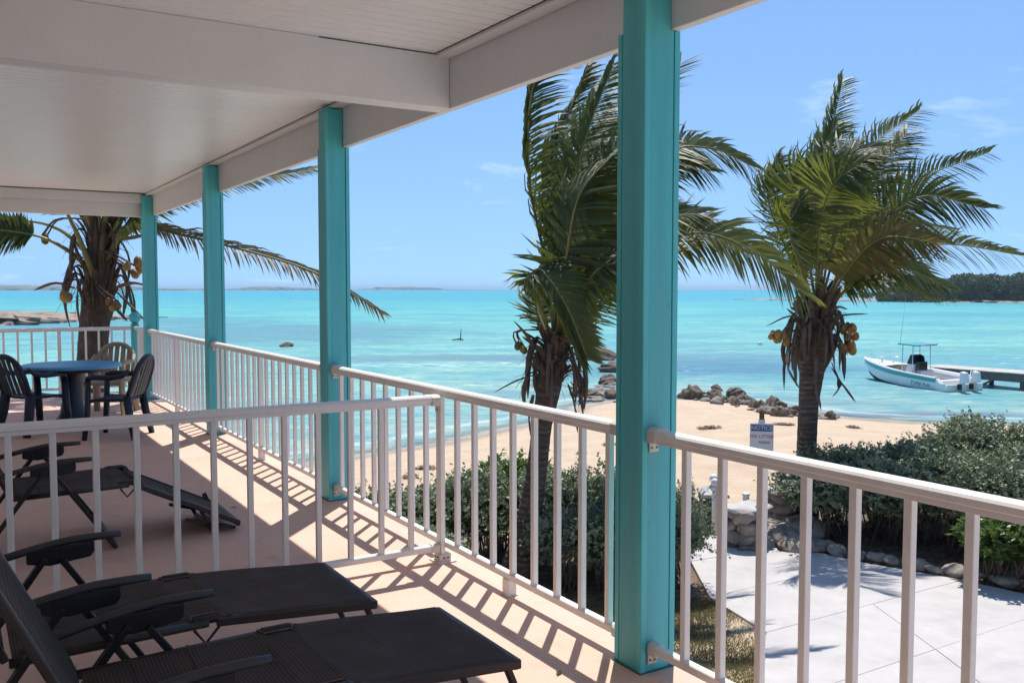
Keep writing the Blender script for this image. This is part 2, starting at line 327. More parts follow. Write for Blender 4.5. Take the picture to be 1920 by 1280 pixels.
# ground sheet
HEDGE_XY = []          # filled below, used for the soil mask
def shrub_spot(px, py_top, D):
    p = at_d(px, py_top, D); return p
LEFT_HEDGE = [(690, 945, 15.0), (752, 925, 15.2), (822, 908, 15.4), (892, 898, 15.5), (958, 900, 16.0), (1030, 896, 15.6), (1100, 898, 15.5), (1168, 892, 15.5), (1225, 905, 14.8),
              (1268, 932, 14.4), (715, 985, 13.0), (800, 990, 13.4), (1070, 960, 14.4), (1145, 960, 14.3)]
RIGHT_HEDGE = [(1552, 880, 17.0), (1575, 850, 17.6), (1632, 842, 17.8), (1680, 842, 18.0), (1742, 838, 18.6), (1775, 800, 20.8), (1835, 790, 21.0), (1895, 812, 20.0), (1960, 806, 20.0),
               (1655, 868, 16.9), (1725, 862, 16.9), (1795, 856, 17.0), (1865, 856, 17.0), (1935, 850, 17.0), (2010, 850, 17.0), (1815, 885, 16.0), (1890, 890, 15.7), (1970, 890, 15.4)]
for s in LEFT_HEDGE + RIGHT_HEDGE:
    p = at_d(*s); HEDGE_XY.append((p.x, p.y))
hx = np.array(HEDGE_XY)
gx = np.concatenate([np.linspace(-60, -6, 28), np.arange(-5, 40, 0.45), np.linspace(40.5, 150, 50)])
gy = np.concatenate([np.linspace(-80, -6, 30), np.arange(-5, 46, 0.45), np.linspace(46.5, 90, 30)])
GX, GY = np.meshgrid(gx, gy, indexing='ij'); H = ground_h(GX.ravel(), GY.ravel())
nx_, ny_ = len(gx), len(gy)
V = np.stack([GX.ravel(), GY.ravel(), H], 1)
ii = (np.arange(nx_ - 1)[:, None] * ny_ + np.arange(ny_ - 1)[None, :]).ravel()
F = np.stack([ii, ii + ny_, ii + ny_ + 1, ii + 1], 1)
soil = np.zeros(len(V))
for x, y in hx: soil = np.maximum(soil, np.exp(-(((V[:, 0] - x) ** 2 + (V[:, 1] - y) ** 2) / 1.5 ** 2) ** 1.5))
gm = bpy.data.materials.new('ground_sand'); gm.use_nodes = True; N = gm.node_tree.nodes; L = gm.node_tree.links; b = N['Principled BSDF']
b.inputs['Roughness'].default_value = 0.95; b.inputs['Specular IOR Level'].default_value = 0.15
geo = N.new('ShaderNodeNewGeometry'); at = N.new('ShaderNodeAttribute'); at.attribute_name = 'soil'; aw = N.new('ShaderNodeAttribute'); aw.attribute_name = 'wet'
def nz(N, L, vec, scale, detail=5.0, rough=0.6):
    n = N.new('ShaderNodeTexNoise'); n.inputs['Scale'].default_value = scale; n.inputs['Detail'].default_value = detail; n.inputs['Roughness'].default_value = rough
    L.new(vec, n.inputs['Vector']); return n
def rng_(N, L, val, a, b_, c=0.0, d=1.0):
    n = N.new('ShaderNodeMapRange'); n.inputs['From Min'].default_value = a; n.inputs['From Max'].default_value = b_
    n.inputs['To Min'].default_value = c; n.inputs['To Max'].default_value = d; L.new(val, n.inputs['Value']); return n
def mixc(N, L, fac, A, B):
    n = N.new('ShaderNodeMix'); n.data_type = 'RGBA'
    if isinstance(fac, float): n.inputs['Factor'].default_value = fac
    else: L.new(fac, n.inputs['Factor'])
    for k, c in (('A', A), ('B', B)):
        if isinstance(c, tuple): n.inputs[k].default_value = (*c, 1)
        else: L.new(c, n.inputs[k])
    return n.outputs['Result']
def mth(N, L, op, a, b_=None):
    n = N.new('ShaderNodeMath'); n.operation = op
    for k, c in enumerate((a, b_)):
        if c is None: continue
        if isinstance(c, (int, float)): n.inputs[k].default_value = c
        else: L.new(c, n.inputs[k])
    return n.outputs[0]
n1 = nz(N, L, geo.outputs['Position'], 1.2); n2 = nz(N, L, geo.outputs['Position'], 9.0); n3 = nz(N, L, geo.outputs['Position'], 0.5)
sand = mixc(N, L, rng_(N, L, n1.outputs['Fac'], .35, .7).outputs[0], (0.62, 0.485, 0.355), (0.54, 0.41, 0.29))
sand = mixc(N, L, rng_(N, L, n2.outputs['Fac'], .62, .80, 0.0, 0.35).outputs[0], sand, (0.30, 0.22, 0.15))
soilc = mixc(N, L, rng_(N, L, n2.outputs['Fac'], .4, .65).outputs[0], (0.15, 0.105, 0.075), (0.30, 0.22, 0.16))
sf = rng_(N, L, mth(N, L, 'ADD', at.outputs['Fac'], mth(N, L, 'MULTIPLY', mth(N, L, 'SUBTRACT', n1.outputs['Fac'], 0.5), 0.7)), .15, .5)
c = mixc(N, L, sf.outputs[0], sand, soilc)
c = mixc(N, L, aw.outputs['Fac'], c, (0.36, 0.29, 0.22))
L.new(c, b.inputs['Base Color'])
bp = N.new('ShaderNodeBump'); bp.inputs['Strength'].default_value = 0.9; bp.inputs['Distance'].default_value = 0.09
n4 = nz(N, L, geo.outputs['Position'], 5.0, 6.0, 0.7); L.new(n4.outputs['Fac'], bp.inputs['Height']); L.new(bp.outputs[0], b.inputs['Normal'])
me = mesh_np('ground', V, F, gm, True)
a = me.attributes.new('soil', 'FLOAT', 'POINT'); a.data.foreach_set('value', soil.astype(np.float32))
wet = np.clip(1 - np.abs(H - (SEA_Z + 0.01)) / 0.09, 0, 1); wet = np.where(H < SEA_Z, 1.0, wet)
a = me.attributes.new('wet', 'FLOAT', 'POINT'); a.data.foreach_set('value', wet.astype(np.float32))
struct(link('ground', me), 'pale sandy beach and garden soil running down to the water')

# ------------------------------------------------------------------ sea
rad = np.concatenate([np.arange(14, 60, 0.7), np.geomspace(60.7, 400, 60), np.geomspace(420, 16000, 40)])
ang = np.linspace(-radians(75), radians(150), 420)               # measured from +Y towards +X
RA, AN = np.meshgrid(rad, ang, indexing='ij'); SX = (RA * np.sin(AN)).ravel(); SY = (RA * np.cos(AN)).ravel()
off = -shore_d(SX, SY) + 0.35 * -wob(SX * .35, SY * .35)
nr, na = len(rad), len(ang)
V = np.stack([SX, SY, np.full_like(SX, SEA_Z)], 1)
# low wind waves on the near water, real relief
near = np.clip((off - 0.5) / 8, 0, 1) * np.clip((230 - RA.ravel()) / 150, 0, 1)
V[:, 2] += near * 0.030 * (np.sin(SX * .75 + SY * 1.25 + 1.2 * np.sin(SX * .23)) + .6 * np.sin(SX * 1.35 + SY * .8 + 2 + np.sin(SY * .31)))
ii = (np.arange(nr - 1)[:, None] * na + np.arange(na - 1)[None, :]).ravel()
F = np.stack([ii, ii + 1, ii + na + 1, ii + na], 1)
keep = (np.take(off, F).max(1) > -1.5)
F = F[keep]
sm = bpy.data.materials.new('sea_water'); sm.use_nodes = True; N = sm.node_tree.nodes; L = sm.node_tree.links; b = N['Principled BSDF']
geo = N.new('ShaderNodeNewGeometry'); ao = N.new('ShaderNodeAttribute'); ao.attribute_name = 'offshore'; OFF = ao.outputs['Fac']
mp = N.new('ShaderNodeMapping'); mp.inputs['Rotation'].default_value = (0, 0, radians(31.5)); L.new(geo.outputs['Position'], mp.inputs['Vector'])
def scaled(sx, sy):
    m = N.new('ShaderNodeMapping'); m.inputs['Scale'].default_value = (sx, sy, 1); L.new(mp.outputs[0], m.inputs['Vector']); return m.outputs[0]
nb = nz(N, L, scaled(.018, .045), 1.0, 4.0, .55)           # broad patches of bottom
nm = nz(N, L, scaled(.13, .24), 1.0, 6.0, .65)              # wind bands
nf = nz(N, L, scaled(.75, 1.25), 1.0, 5.0, .65)              # chop
nfar = nz(N, L, scaled(.0016, .006), 1.0, 4.0, .5)
offn = mth(N, L, 'MULTIPLY', OFF, mth(N, L, 'ADD', 0.72, mth(N, L, 'MULTIPLY', nb.outputs['Fac'], 0.56)))
lg = mth(N, L, 'LOGARITHM', mth(N, L, 'MAXIMUM', offn, 0.5), 10.0)   # -0.3 .. 4.2
rp = N.new('ShaderNodeValToRGB'); L.new(rng_(N, L, lg, -0.3, 4.2).outputs[0], rp.inputs['Fac'])
cr = rp.color_ramp; cr.elements[0].position = 0.0; cr.elements[0].color = (0.42, 0.44, 0.37, 1)
cr.elements[1].position = 1.0; cr.elements[1].color = (0.035, 0.36, 0.50, 1)
for p, c in ((0.20, (0.37, 0.47, 0.40)), (0.32, (0.32, 0.51, 0.43)), (0.42, (0.28, 0.53, 0.44)), (0.50, (0.23, 0.53, 0.44)), (0.58, (0.175, 0.52, 0.45)), (0.68, (0.065, 0.40, 0.46)), (0.80, (0.03, 0.35, 0.50))):
    e = cr.elements.new(p); e.color = (*c, 1)
c0 = rp.outputs[0]
dk = mth(N, L, 'MULTIPLY', rng_(N, L, nb.outputs['Fac'], .50, .60, 0, 0.62).outputs[0], rng_(N, L, OFF, 4.0, 14.0).outputs[0])
dk = mth(N, L, 'MULTIPLY', dk, rng_(N, L, OFF, 150.0, 60.0).outputs[0])
c0 = mixc(N, L, dk, c0, (0.13, 0.31, 0.37))             # dark weed and rock bottom
c0 = mixc(N, L, rng_(N, L, nfar.outputs['Fac'], .55, .7, 0, .35).outputs[0], c0, (0.02, 0.26, 0.42))
c0 = mixc(N, L, rng_(N, L, nm.outputs['Fac'], .36, .58, .60, 0.0).outputs[0], c0, (0.09, 0.34, 0.38))
nq = nz(N, L, scaled(.035, .06), 1.0, 7.0, .7)           # wind ruffle far out
c0 = mixc(N, L, mth(N, L, 'MULTIPLY', rng_(N, L, nq.outputs['Fac'], .40, .56, .48, 0.0).outputs[0], rng_(N, L, OFF, 40.0, 120.0).outputs[0]), c0, (0.05, 0.28, 0.40))
c0 = mixc(N, L, mth(N, L, 'MULTIPLY', rng_(N, L, nq.outputs['Fac'], .60, .70, 0.0, .5).outputs[0], rng_(N, L, OFF, 40.0, 120.0).outputs[0]), c0, (0.30, 0.52, 0.52))
# beds of weed and rock on the bottom, and a line of surf on the shallow bar
nd = nz(N, L, scaled(.10, .16), 1.0, 5.0, .65)
def patch(px, py, rx, ry, lo=.55, hi=1.15, amt=1.0):
    p_ = at_z(px, py, SEA_Z); su = N.new('ShaderNodeVectorMath'); su.operation = 'SUBTRACT'; L.new(geo.outputs['Position'], su.inputs[0]); su.inputs[1].default_value = p_
    m1 = N.new('ShaderNodeVectorRotate'); m1.rotation_type = 'Z_AXIS'; m1.inputs['Angle'].default_value = YAW; L.new(su.outputs[0], m1.inputs['Vector'])
    m2 = N.new('ShaderNodeVectorMath'); m2.operation = 'MULTIPLY'; L.new(m1.outputs[0], m2.inputs[0]); m2.inputs[1].default_value = (1 / rx, 1 / ry, 0)
    ln = N.new('ShaderNodeVectorMath'); ln.operation = 'LENGTH'; L.new(m2.outputs[0], ln.inputs[0])
    q_ = mth(N, L, 'ADD', ln.outputs['Value'], mth(N, L, 'MULTIPLY', mth(N, L, 'SUBTRACT', nd.outputs['Fac'], .5), 2.4))
    return rng_(N, L, q_, hi, lo, 0.0, amt).outputs[0]
for px_, py_, rx_, ry_, am_, cc_ in ((500, 622, 28, 32, .85, (0.14, 0.28, 0.32)), (250, 604, 22, 30, .8, (0.13, 0.28, 0.33)), (1380, 690, 11, 8, .92, (0.10, 0.215, 0.30)), (1180, 668, 15, 8, .85, (0.13, 0.25, 0.32)), (830, 671, 20, 4.5, .8, (0.17, 0.27, 0.30)),
                                     (1690, 777, 5.5, 1.0, .85, (0.17, 0.20, 0.25)), (900, 560, 150, 90, .45, (0.05, 0.33, 0.42)), (1800, 655, 24, 5, .5, (0.12, 0.33, 0.32)), (1470, 752, 7, 2.5, .6, (0.20, 0.27, 0.29)), (1850, 590, 70, 22, .6, (0.08, 0.30, 0.38)), (980, 740, 5, 2.5, .5, (0.2, 0.28, 0.3))):
    c0 = mixc(N, L, patch(px_, py_, rx_, ry_, amt=am_), c0, cc_)
surf = mth(N, L, 'MULTIPLY', patch(880, 684, 11, 2.4, lo=.2, hi=1.1, amt=.6), rng_(N, L, nf.outputs['Fac'], .50, .60).outputs[0])
# sun glints painted as white flecks offshore, foam lace at the edge
c0 = mixc(N, L, rng_(N, L, nf.outputs['Fac'], .38, .56, .60, 0.0).outputs[0], c0, (0.09, 0.31, 0.38))  # wave shading of the chop painted in as darker colour
glint = mth(N, L, 'MULTIPLY', rng_(N, L, nf.outputs['Fac'], .63, .68).outputs[0], rng_(N, L, nm.outputs['Fac'], .44, .56).outputs[0])
glint = mth(N, L, 'MULTIPLY', glint, rng_(N, L, OFF, 5.0, 12.0, 0, .7).outputs[0])
ne = nz(N, L, scaled(.8, .8), 1.0, 6.0, .7)
edge = mth(N, L, 'ADD', OFF, mth(N, L, 'MULTIPLY', mth(N, L, 'SUBTRACT', ne.outputs['Fac'], .5), 1.6))
f1 = mth(N, L, 'MULTIPLY', rng_(N, L, edge, .0, .25).outputs[0], rng_(N, L, edge, .75, .35).outputs[0])
f2 = mth(N, L, 'MULTIPLY', rng_(N, L, edge, 2.0, 2.3, 0, .3).outputs[0], rng_(N, L, edge, 2.9, 2.4).outputs[0])
foam_glint = mth(N, L, 'MAXIMUM', mth(N, L, 'MAXIMUM', glint, surf), mth(N, L, 'MAXIMUM', f1, f2))
c0 = mixc(N, L, foam_glint, c0, (0.80, 0.82, 0.82))
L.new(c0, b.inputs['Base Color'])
b.inputs['Specular IOR Level'].default_value = 0.06; b.inputs['IOR'].default_value = 1.33
L.new(mth(N, L, 'ADD', 0.36, mth(N, L, 'MULTIPLY', foam_glint, .4)), b.inputs['Roughness'])
nw1 = nz(N, L, scaled(.25, .6), 1.0, 3.0, .5); nw2 = nz(N, L, scaled(1.1, 2.0), 1.0, 5.0, .65)
hgt = mth(N, L, 'ADD', mth(N, L, 'MULTIPLY', nw1.outputs['Fac'], 1.0), mth(N, L, 'MULTIPLY', nw2.outputs['Fac'], .30))
bp = N.new('ShaderNodeBump'); bp.inputs['Strength'].default_value = 0.9; bp.inputs['Distance'].default_value = 0.9
L.new(hgt, bp.inputs['Height']); L.new(bp.outputs[0], b.inputs['Normal'])
tr = N.new('ShaderNodeBsdfTransparent'); ms = N.new('ShaderNodeMixShader')
L.new(rng_(N, L, edge, -.15, 1.6, 0, 1).outputs[0], ms.inputs[0])
L.new(tr.outputs[0], ms.inputs[1]); L.new(b.outputs[0], ms.inputs[2]); L.new(ms.outputs[0], N['Material Output'].inputs['Surface'])
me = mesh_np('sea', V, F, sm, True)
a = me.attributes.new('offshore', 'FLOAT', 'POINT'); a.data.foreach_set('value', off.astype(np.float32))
struct(link('sea', me), 'turquoise shallow sea with sun glints painted as white flecks')

# ------------------------------------------------------------------ far land
def hill_strip(name, pts, depth, height, m, seed, label, z0=SEA_Z - .6, rough=.35, nseg=160):
    """a low ridge along the world polyline pts; height is a function of 0..1"""
    r = np.random.default_rng(seed); P = np.array(pts, float); seg = np.linalg.norm(np.diff(P, axis=0), axis=1); cum = np.concatenate([[0], np.cumsum(seg)])
    t = np.linspace(0, cum[-1], nseg); X = np.interp(t, cum, P[:, 0]); Y = np.interp(t, cum, P[:, 1])
    tx = np.gradient(X); ty = np.gradient(Y); ln = np.hypot(tx, ty); nx, ny = -ty / ln, tx / ln
    s = np.hypot(X, Y); sgn = np.sign(nx * X + ny * Y); nx *= sgn; ny *= sgn
    u = t / cum[-1]
    hh = np.array([height(q) for q in u]); ph = r.uniform(0, 6, 6)
    hh = hh * (1 + rough * (.5 * np.sin(u * 37 + ph[0]) + .35 * np.sin(u * 83 + ph[1]) + .25 * np.sin(u * 171 + ph[2])))
    rows = [(0, 0, 0), (.03, .22, .1), (.15, .55, .2), (.4, .95, .3), (.6, 1.0, .3), (.85, .6, .2), (1.0, 0, 0)]
    V = []
    for k, (dd, hz, wv) in enumerate(rows):
        jig = depth * .06 * (np.sin(u * 60 + k * 1.7 + ph[3]) + np.sin(u * 141 + k * 2.9)) * (1 if 0 < k < 6 else .4)
        q = dd * depth + jig
        V.append(np.stack([X + nx * q, Y + ny * q, z0 + (0 if hz == 0 else .6) + hh * hz * (1 + wv * rough * np.sin(u * 97 + k * 2.1))], 1))
    V = np.concatenate(V); k = len(rows)
    ii = (np.arange(k - 1)[:, None] * nseg + np.arange(nseg - 1)[None, :]).ravel()
    F = np.stack([ii, ii + 1, ii + nseg + 1, ii + nseg], 1)
    return struct(link(name, mesh_np(name, V, F, m, True)), label)
def bump_h(c, w): return lambda q: math.exp(-((q - c) / w) ** 2)
def W(px, D):
    d = ray(px, 541); d = Vector((d.x, d.y, 0)); return tuple((d * (D / (d.length * cos(math.atan((px - 960) / FPX)))))[:2])
hill_strip('far_island', [W(-500, 3300), W(-100, 3200), W(240, 3300), W(420, 3500)], 500, lambda q: 5 + 15 * math.exp(-((q - .52) / .16) ** 2) + 7 * math.exp(-((q - .8) / .12) ** 2), 'far_land', 1, 'low hazy island on the horizon behind the left palm', rough=.2)
hill_strip('far_island', [W(395, 3700), W(500, 3700), W(650, 3900)], 500, lambda q: 4 + 8 * math.sin(pi * q), 'far_land', 2, 'thin hazy island on the horizon seen between the far columns', rough=.3)
hill_strip('far_island', [W(655, 4600), W(760, 4500), W(880, 4700), W(930, 4800)], 500, lambda q: 1 + 13 * math.exp(-((q - .2) / .18) ** 2) + 12 * math.exp(-((q - .52) / .16) ** 2), 'far_land', 3, 'two-humped hazy island on the horizon right of the second column', rough=.2)
# rocky spit on the left
hill_strip('rocky_spit', [W(-420, 128), W(-150, 132), W(40, 139), W(120, 150), W(200, 163), W(300, 178)], 26, lambda q: 1.75 * (1 - .75 * q ** 3), 'spit_rock', 4, 'low brown rocky spit beyond the end railing', rough=.35, nseg=220)
# wooded shore on the right
hill_strip('wooded_shore', [W(1380, 470), W(1500, 440), W(1640, 400), W(1780, 372), W(1980, 352), W(2300, 330)], 70, lambda q: .5 + .9 * min(1, max(0, (q - .25) * 4)), 'spit_rock', 5, 'low rocky shore under the dark wood', rough=.18)

def leaf_cloud(centers, radii, n, size, seed, squash=.8):
    r = np.random.default_rng(seed); C = np.array(centers); R = np.array(radii); w = R ** 2 / np.sum(R ** 2)
    k = r.choice(len(C), n, p=w); d = r.normal(size=(n, 3)); d /= np.linalg.norm(d, axis=1)[:, None]; d[:, 2] = np.where(d[:, 2] < -.75, -d[:, 2], d[:, 2])
    P = C[k] + d * (R[k] * r.uniform(.75, 1.06, n))[:, None] * np.array([1, 1, squash])
    a = d + r.normal(size=(n, 3)) * .8; a /= np.linalg.norm(a, axis=1)[:, None]
    u = np.cross(a, r.normal(size=(n, 3))); u /= np.linalg.norm(u, axis=1)[:, None]; v = np.cross(a, u)
    s = (size * r.uniform(.6, 1.3, n))[:, None]
    V = np.stack([P - u * s, P - v * s * .6, P + u * s, P + v * s * .6], 1).reshape(-1, 3)
    return V, np.arange(4 * n).reshape(n, 4)
cs, rs = [], []
for i in range(520):
    q = random.random(); px = 1655 + 640 * q; D = 384 - 30 * q + random.uniform(-1, 48); r_ = random.uniform(2.2, 5.6) * (0.6 + .4 * min(1, (px - 1640) / 100))
    x, y = W(px, D); cs.append((x, y, SEA_Z + 1.2 + r_ * random.choice((.1, .5, .9, 1.25)))); rs.append(r_)
for i in range(14):
    px = random.uniform(1560, 1660); D = 450 - (px - 1390) / 270 * 45 + random.uniform(5, 40); r_ = random.uniform(.9, 1.9)
    x, y = W(px, D); cs.append((x, y, SEA_Z + 1.5 + r_ * .6)); rs.append(r_)
V, F = leaf_cloud(cs, rs, 90000, .75, 5)
tag(link('woodland', mesh_np('woodland', V, F, 'wood_leaf')), 'dark green wooded shore across the bay on the right', 'woodland', kind='stuff')

# ------------------------------------------------------------------ porch: deck, ceiling, beams, columns
COLX0, COLX1 = 2.408, 2.597
COLY = (3.0, 6.66, 10.36, 14.12)
deck = struct(MB().box(-1.6, 2.63, -5.0, 15.42, -0.30, 0.0).build('deck', 'deck_paint', bevel=.012), 'pink painted concrete porch deck')
struct(MB().box(-1.9, -1.6, -6.0, 14.3, -3.3, 3.4).build('house_wall', 'house_wall'), 'plain pale house wall beside the deck')
struct(MB().box(-1.6, 1.1, -5.0, 14.2, -3.3, -0.31).build('lower_wall', 'house_wall'), 'pale lower wall under the deck')
# ceiling of narrow boards
ceil = MB().box(-1.6, 2.545, -5.0, 14.225, 2.985, 3.02).build('ceiling', 'soffit'); struct(ceil, 'white soffit ceiling of narrow boards')
prof = [(0.003, 0.014), (0.009, 0.0), (0.091, 0.0), (0.096, 0.014), (0.096, 0.022), (0.003, 0.022)]
bm_ = MB().extrude(prof, (-1.6, 0, 2.962), (2.455, 0, 2.962), (0, 1, 0), (0, 0, 1)).mesh('plank', 'soffit')
for i in range(190):
    y = -4.9 + i * 0.1
    if y > 14.0: break
    o = link('plank', bm_, ceil); o.location = (0, y, 0)
struct(MB().box(-2.2, 2.60, -6.0, 14.36, 3.03, 3.16).build('roof_deck', 'roof_shingle'), 'roof slab over the porch')

eb = thing('eave_beam', (2.57, 4.5, 2.655), 'long white eave beam running over the teal columns', 'beam')
MB().box(-.022, .030, -9.5, 9.84, 0.0, .37).build('board', 'white_paint', eb, bevel=.004)
MB().box(-.115, -.024, -9.5, 9.60, .285, .33).build('soffit_trim', 'white_paint', eb, bevel=.004)
MB().box(-.122, -.117, -9.5, 9.60, .304, .309).build('shadow_joint', 'dark_gap', eb)
cb = thing('cross_beam', (0.4, 4.93, 2.655), 'white cross beam spanning the ceiling above the partition railing', 'beam')
MB().box(-2.0, 2.146, -.075, .075, 0.0, .306).build('board', 'white_paint', cb, bevel=.004)
MB().box(1.35, 2.05, -.078, -.0755, .3005, .3045).build('shadow_joint', 'dark_gap', cb)
eb2 = thing('end_beam', (0.4, 14.26, 2.640), 'white end beam over the far end of the porch', 'beam')
MB().box(-2.0, 2.12, -.03, .09, 0.0, .388).build('board', 'white_paint', eb2, bevel=.004)
MB().box(-2.0, 2.02, -.135, -.032, .19, .318).build('soffit_trim', 'white_paint', eb2, bevel=.004)

COL_LABEL = ('largest teal column, nearest the camera with the right-hand railing bolted to it', 'second teal column, at the far end of the nearest long railing',
             'third teal column, just left of the second and half its width', 'farthest teal column, beside the ball-topped newel post')
for yc, lb in zip(COLY, COL_LABEL):
    t = thing('porch_column', (2.5, yc, 0), lb, 'column', 'teal porch columns')
    MB().box(-.080, .084, -.080, .084, 0.0, 2.653).build('core', 'teal_groove', t)
    MB().extrude([(-.090, 0), (.060, 0), (.060, 2.653), (.043, 2.653), (.043, 2.93), (-.090, 2.93)], (0, -.090, 0), (0, .056, 0), (1, 0, 0), (0, 0, 1)).build('sleeve', 'teal_paint', t, bevel=.003)
    MB().box(-.094, -.066, -.094, -.066, 0.0, 2.90).build('corner_strip', 'teal_trim', t, bevel=.004)
    MB().box(.068, .097, -.087, .092, 0.0, 2.652).build('edge_trim', 'teal_trim', t, bevel=.003)
    MB().box(-.087, .058, .064, .092, 0.0, 2.652).build('edge_trim', 'teal_trim', t, bevel=.003)
    MB().box(-.098, .100, -.098, .095, 0.0, .006).build('base_caulk', 'teal_groove', t)

nw = thing('newel_post', (2.462, 15.22, 0), 'short teal newel post with a ball top at the deck corner', 'newel post')
MB().box(-.055, .055, -.055, .055, 0, 1.04).build('shaft', 'teal_paint', nw, bevel=.006)
MB().lathe([(.03, 1.04), (.06, 1.045), (.06, 1.06), (.035, 1.075)] + [(max(.002, .088 * sin(a)), 1.155 - .088 * cos(a)) for a in np.linspace(.4, pi, 12)], n=20).build('ball', 'teal_paint', nw, smooth=True)

# ------------------------------------------------------------------ railings
RX = 2.466
TOP_PROF = [(-.026, 0), (.026, 0), (.026, .020), (.037, .024), (.037, .044), (.030, .053), (.015, .057), (-.015, .057), (-.030, .053), (-.037, .044), (-.037, .024), (-.026, .020)]
BOT_PROF = [(-.020, 0), (.020, 0), (.020, .030), (.014, .036), (-.014, .036), (-.020, .030)]
BAL = {}
def baluster(parent, pos, z0, z1, m='rail_white'):
    k = (round(z0, 3), round(z1, 3), m)
    if k not in BAL:
        BAL[k] = MB().box(-.0145, .0145, -.0145, .0145, z0, z1).mesh('baluster', m)
    o = link('baluster', BAL[k], parent, bevel=.003); o.location = (pos[0], pos[1], 0); return o
def bracket(parent, pos, n, z, h, w):
    """cast end bracket: a cup round the rail and a screw plate below, n = outward direction along the rail"""
    x, y = pos; px, py = -n[1], n[0]
    m = MB()
    m.extrude([(-w / 2, 0), (w / 2, 0), (w / 2, h * .75), (w / 4, h), (-w / 4, h), (-w / 2, h * .75)], (x, y, z), (x + n[0] * .055, y + n[1] * .055, z), (px, py, 0), (0, 0, 1))
    m.extrude([(-.024, 0), (.024, 0), (.024, .045), (-.024, .045)], (x, y, z - .043), (x + n[0] * .007, y + n[1] * .007, z - .043), (px, py, 0), (0, 0, 1))
    b = m.build('bracket', 'bracket_white', parent, bevel=.004)
    for s in (-.013, .013):
        MB().bar((x + px * s + n[0] * .005, y + py * s + n[1] * .005, z - .024), (x + px * s + n[0] * .0095, y + py * s + n[1] * .0095, z - .024), .008, .008).build('screw', 'rusty_screw', b)
def foot(parent, pos):
    x, y = pos
    MB().box(x - .026, x + .026, y - .030, y + .030, 0, .088).build('foot', 'rail_white', parent, bevel=.003)
    MB().box(x - .032, x + .032, y - .036, y + .036, 0, .007).build('foot_plate', 'bracket_white', parent, bevel=.002)
def railing_y(label, y0, y1, ys, dz=0.0, feet=(), br=(True, True), zt=.968, post=None):
    yc = (y0 + y1) / 2
    t = thing('railing', (RX, yc, 0), label, 'railing', 'white railings along the sea side of the deck')
    tr_ = MB().extrude(TOP_PROF, (0, y0 - yc, zt), (0, y1 - yc, zt), (-1, 0, 0), (0, 0, 1)).build('top_rail', 'rail_white', t, bevel=.002)
    MB().extrude(BOT_PROF, (0, y0 - yc, .088), (0, y1 - yc, .088), (-1, 0, 0), (0, 0, 1)).build('bottom_rail', 'rail_white', t, bevel=.002)
    for y in ys: baluster(t, (0, y - yc), .118, zt + .006)
    for f in feet: foot(t, (0, f - yc))
    for k, (yy, d) in enumerate(((y0, 1), (y1, -1))):
        if br[k]:
            bracket(t, (0, yy - yc + d * .001), (0, d), zt + .004, .062, .084); bracket(t, (0, yy - yc + d * .001), (0, d), .080, .052, .052)
    return t
railing_y('white railing at the lower right, from the nearest column out of the picture', -3.2, 2.908, [2.705 - .198 * k for k in range(29)], feet=(1.0, -1.0), br=(False, True))
rb = railing_y('white railing between the nearest and second teal columns, with the partition post', 3.094, 6.568, [3.20 + .2035 * k for k in range(8)] + [5.03 + .2025 * k for k in range(8)], feet=(4.05,))
railing_y('white railing between the second and third teal columns', 6.754, 10.268, [6.93 + .2 * k for k in range(8)] + [8.72 + .2 * k for k in range(8)], feet=(8.52,), post=8.52)
railing_y('white railing between the third and farthest teal columns', 10.454, 14.028, [10.63 + .2 * k for k in range(17)], feet=(12.23,))
railing_y('short white railing between the farthest column and the newel post', 14.214, 15.163, [14.40 + .19 * k for k in range(4)], br=(True, False))
for yy in (8.52, 12.23):
    t = [o for o in bpy.data.objects if o.name.startswith('railing') and o.parent is None and abs(o.location.y - {8.52: 8.511, 12.23: 12.241}[yy]) < .02][0]
    MB().box(-.022, .022, yy - t.location.y - .026, yy - t.location.y + .026, .126, .967).build('intermediate_post', 'rail_white', t, bevel=.003)
# partition post + partition railing
pp = thing('rail_post', (RX - .022, 4.765, 0), 'white square post with a rusty flange carrying the partition railing', 'post')
MB().box(-.029, .0, -.030, .030, .02, .966).build('shaft', 'rail_white', pp, bevel=.003)
MB().box(-.040, .034, -.040, .040, .0, .052).build('base_sleeve', 'bracket_white', pp, bevel=.004)
MB().box(-.062, .060, -.060, .060, .0, .010).build('flange', 'bracket_white', pp, bevel=.003)
for sx, sy in ((-.041, -.012), (-.041, .014)): MB().box(sx - .003, sx + .003, sy - .005, sy + .005, .026, .036).build('screw', 'rusty_screw', pp)
for sx in (-.014, .012): MB().box(sx - .005, sx + .005, -.044, -.038, .026, .036).build('screw', 'rusty_screw', pp)
pr_ = thing('railing', (0.5, 4.765, 0), 'white partition railing crossing the deck from left to the square post', 'railing')
XE = RX - .054 - .5
MB().extrude(TOP_PROF, (-2.0, 0, .930), (XE, 0, .930), (0, 1, 0), (0, 0, 1)).build('top_rail', 'rail_white', pr_, bevel=.002)
MB().extrude(BOT_PROF, (-2.0, 0, .070), (XE, 0, .070), (0, 1, 0), (0, 0, 1)).build('bottom_rail', 'rail_white', pr_, bevel=.002)
for k in range(18): baluster(pr_, (2.237 - .184 * k - .5, 0), .100, .936)
bracket(pr_, (XE + .002, 0), (-1, 0), .926, .062, .084); bracket(pr_, (XE + .002, 0), (-1, 0), .064, .050, .052)
er = thing('railing', (0.6, 15.22, 0), 'white railing across the far end of the deck behind the table', 'railing')
XE = 2.462 - .056 - .6
MB().extrude(TOP_PROF, (-2.2, 0, .965), (XE, 0, .965), (0, 1, 0), (0, 0, 1)).build('top_rail', 'rail_white', er, bevel=.002)
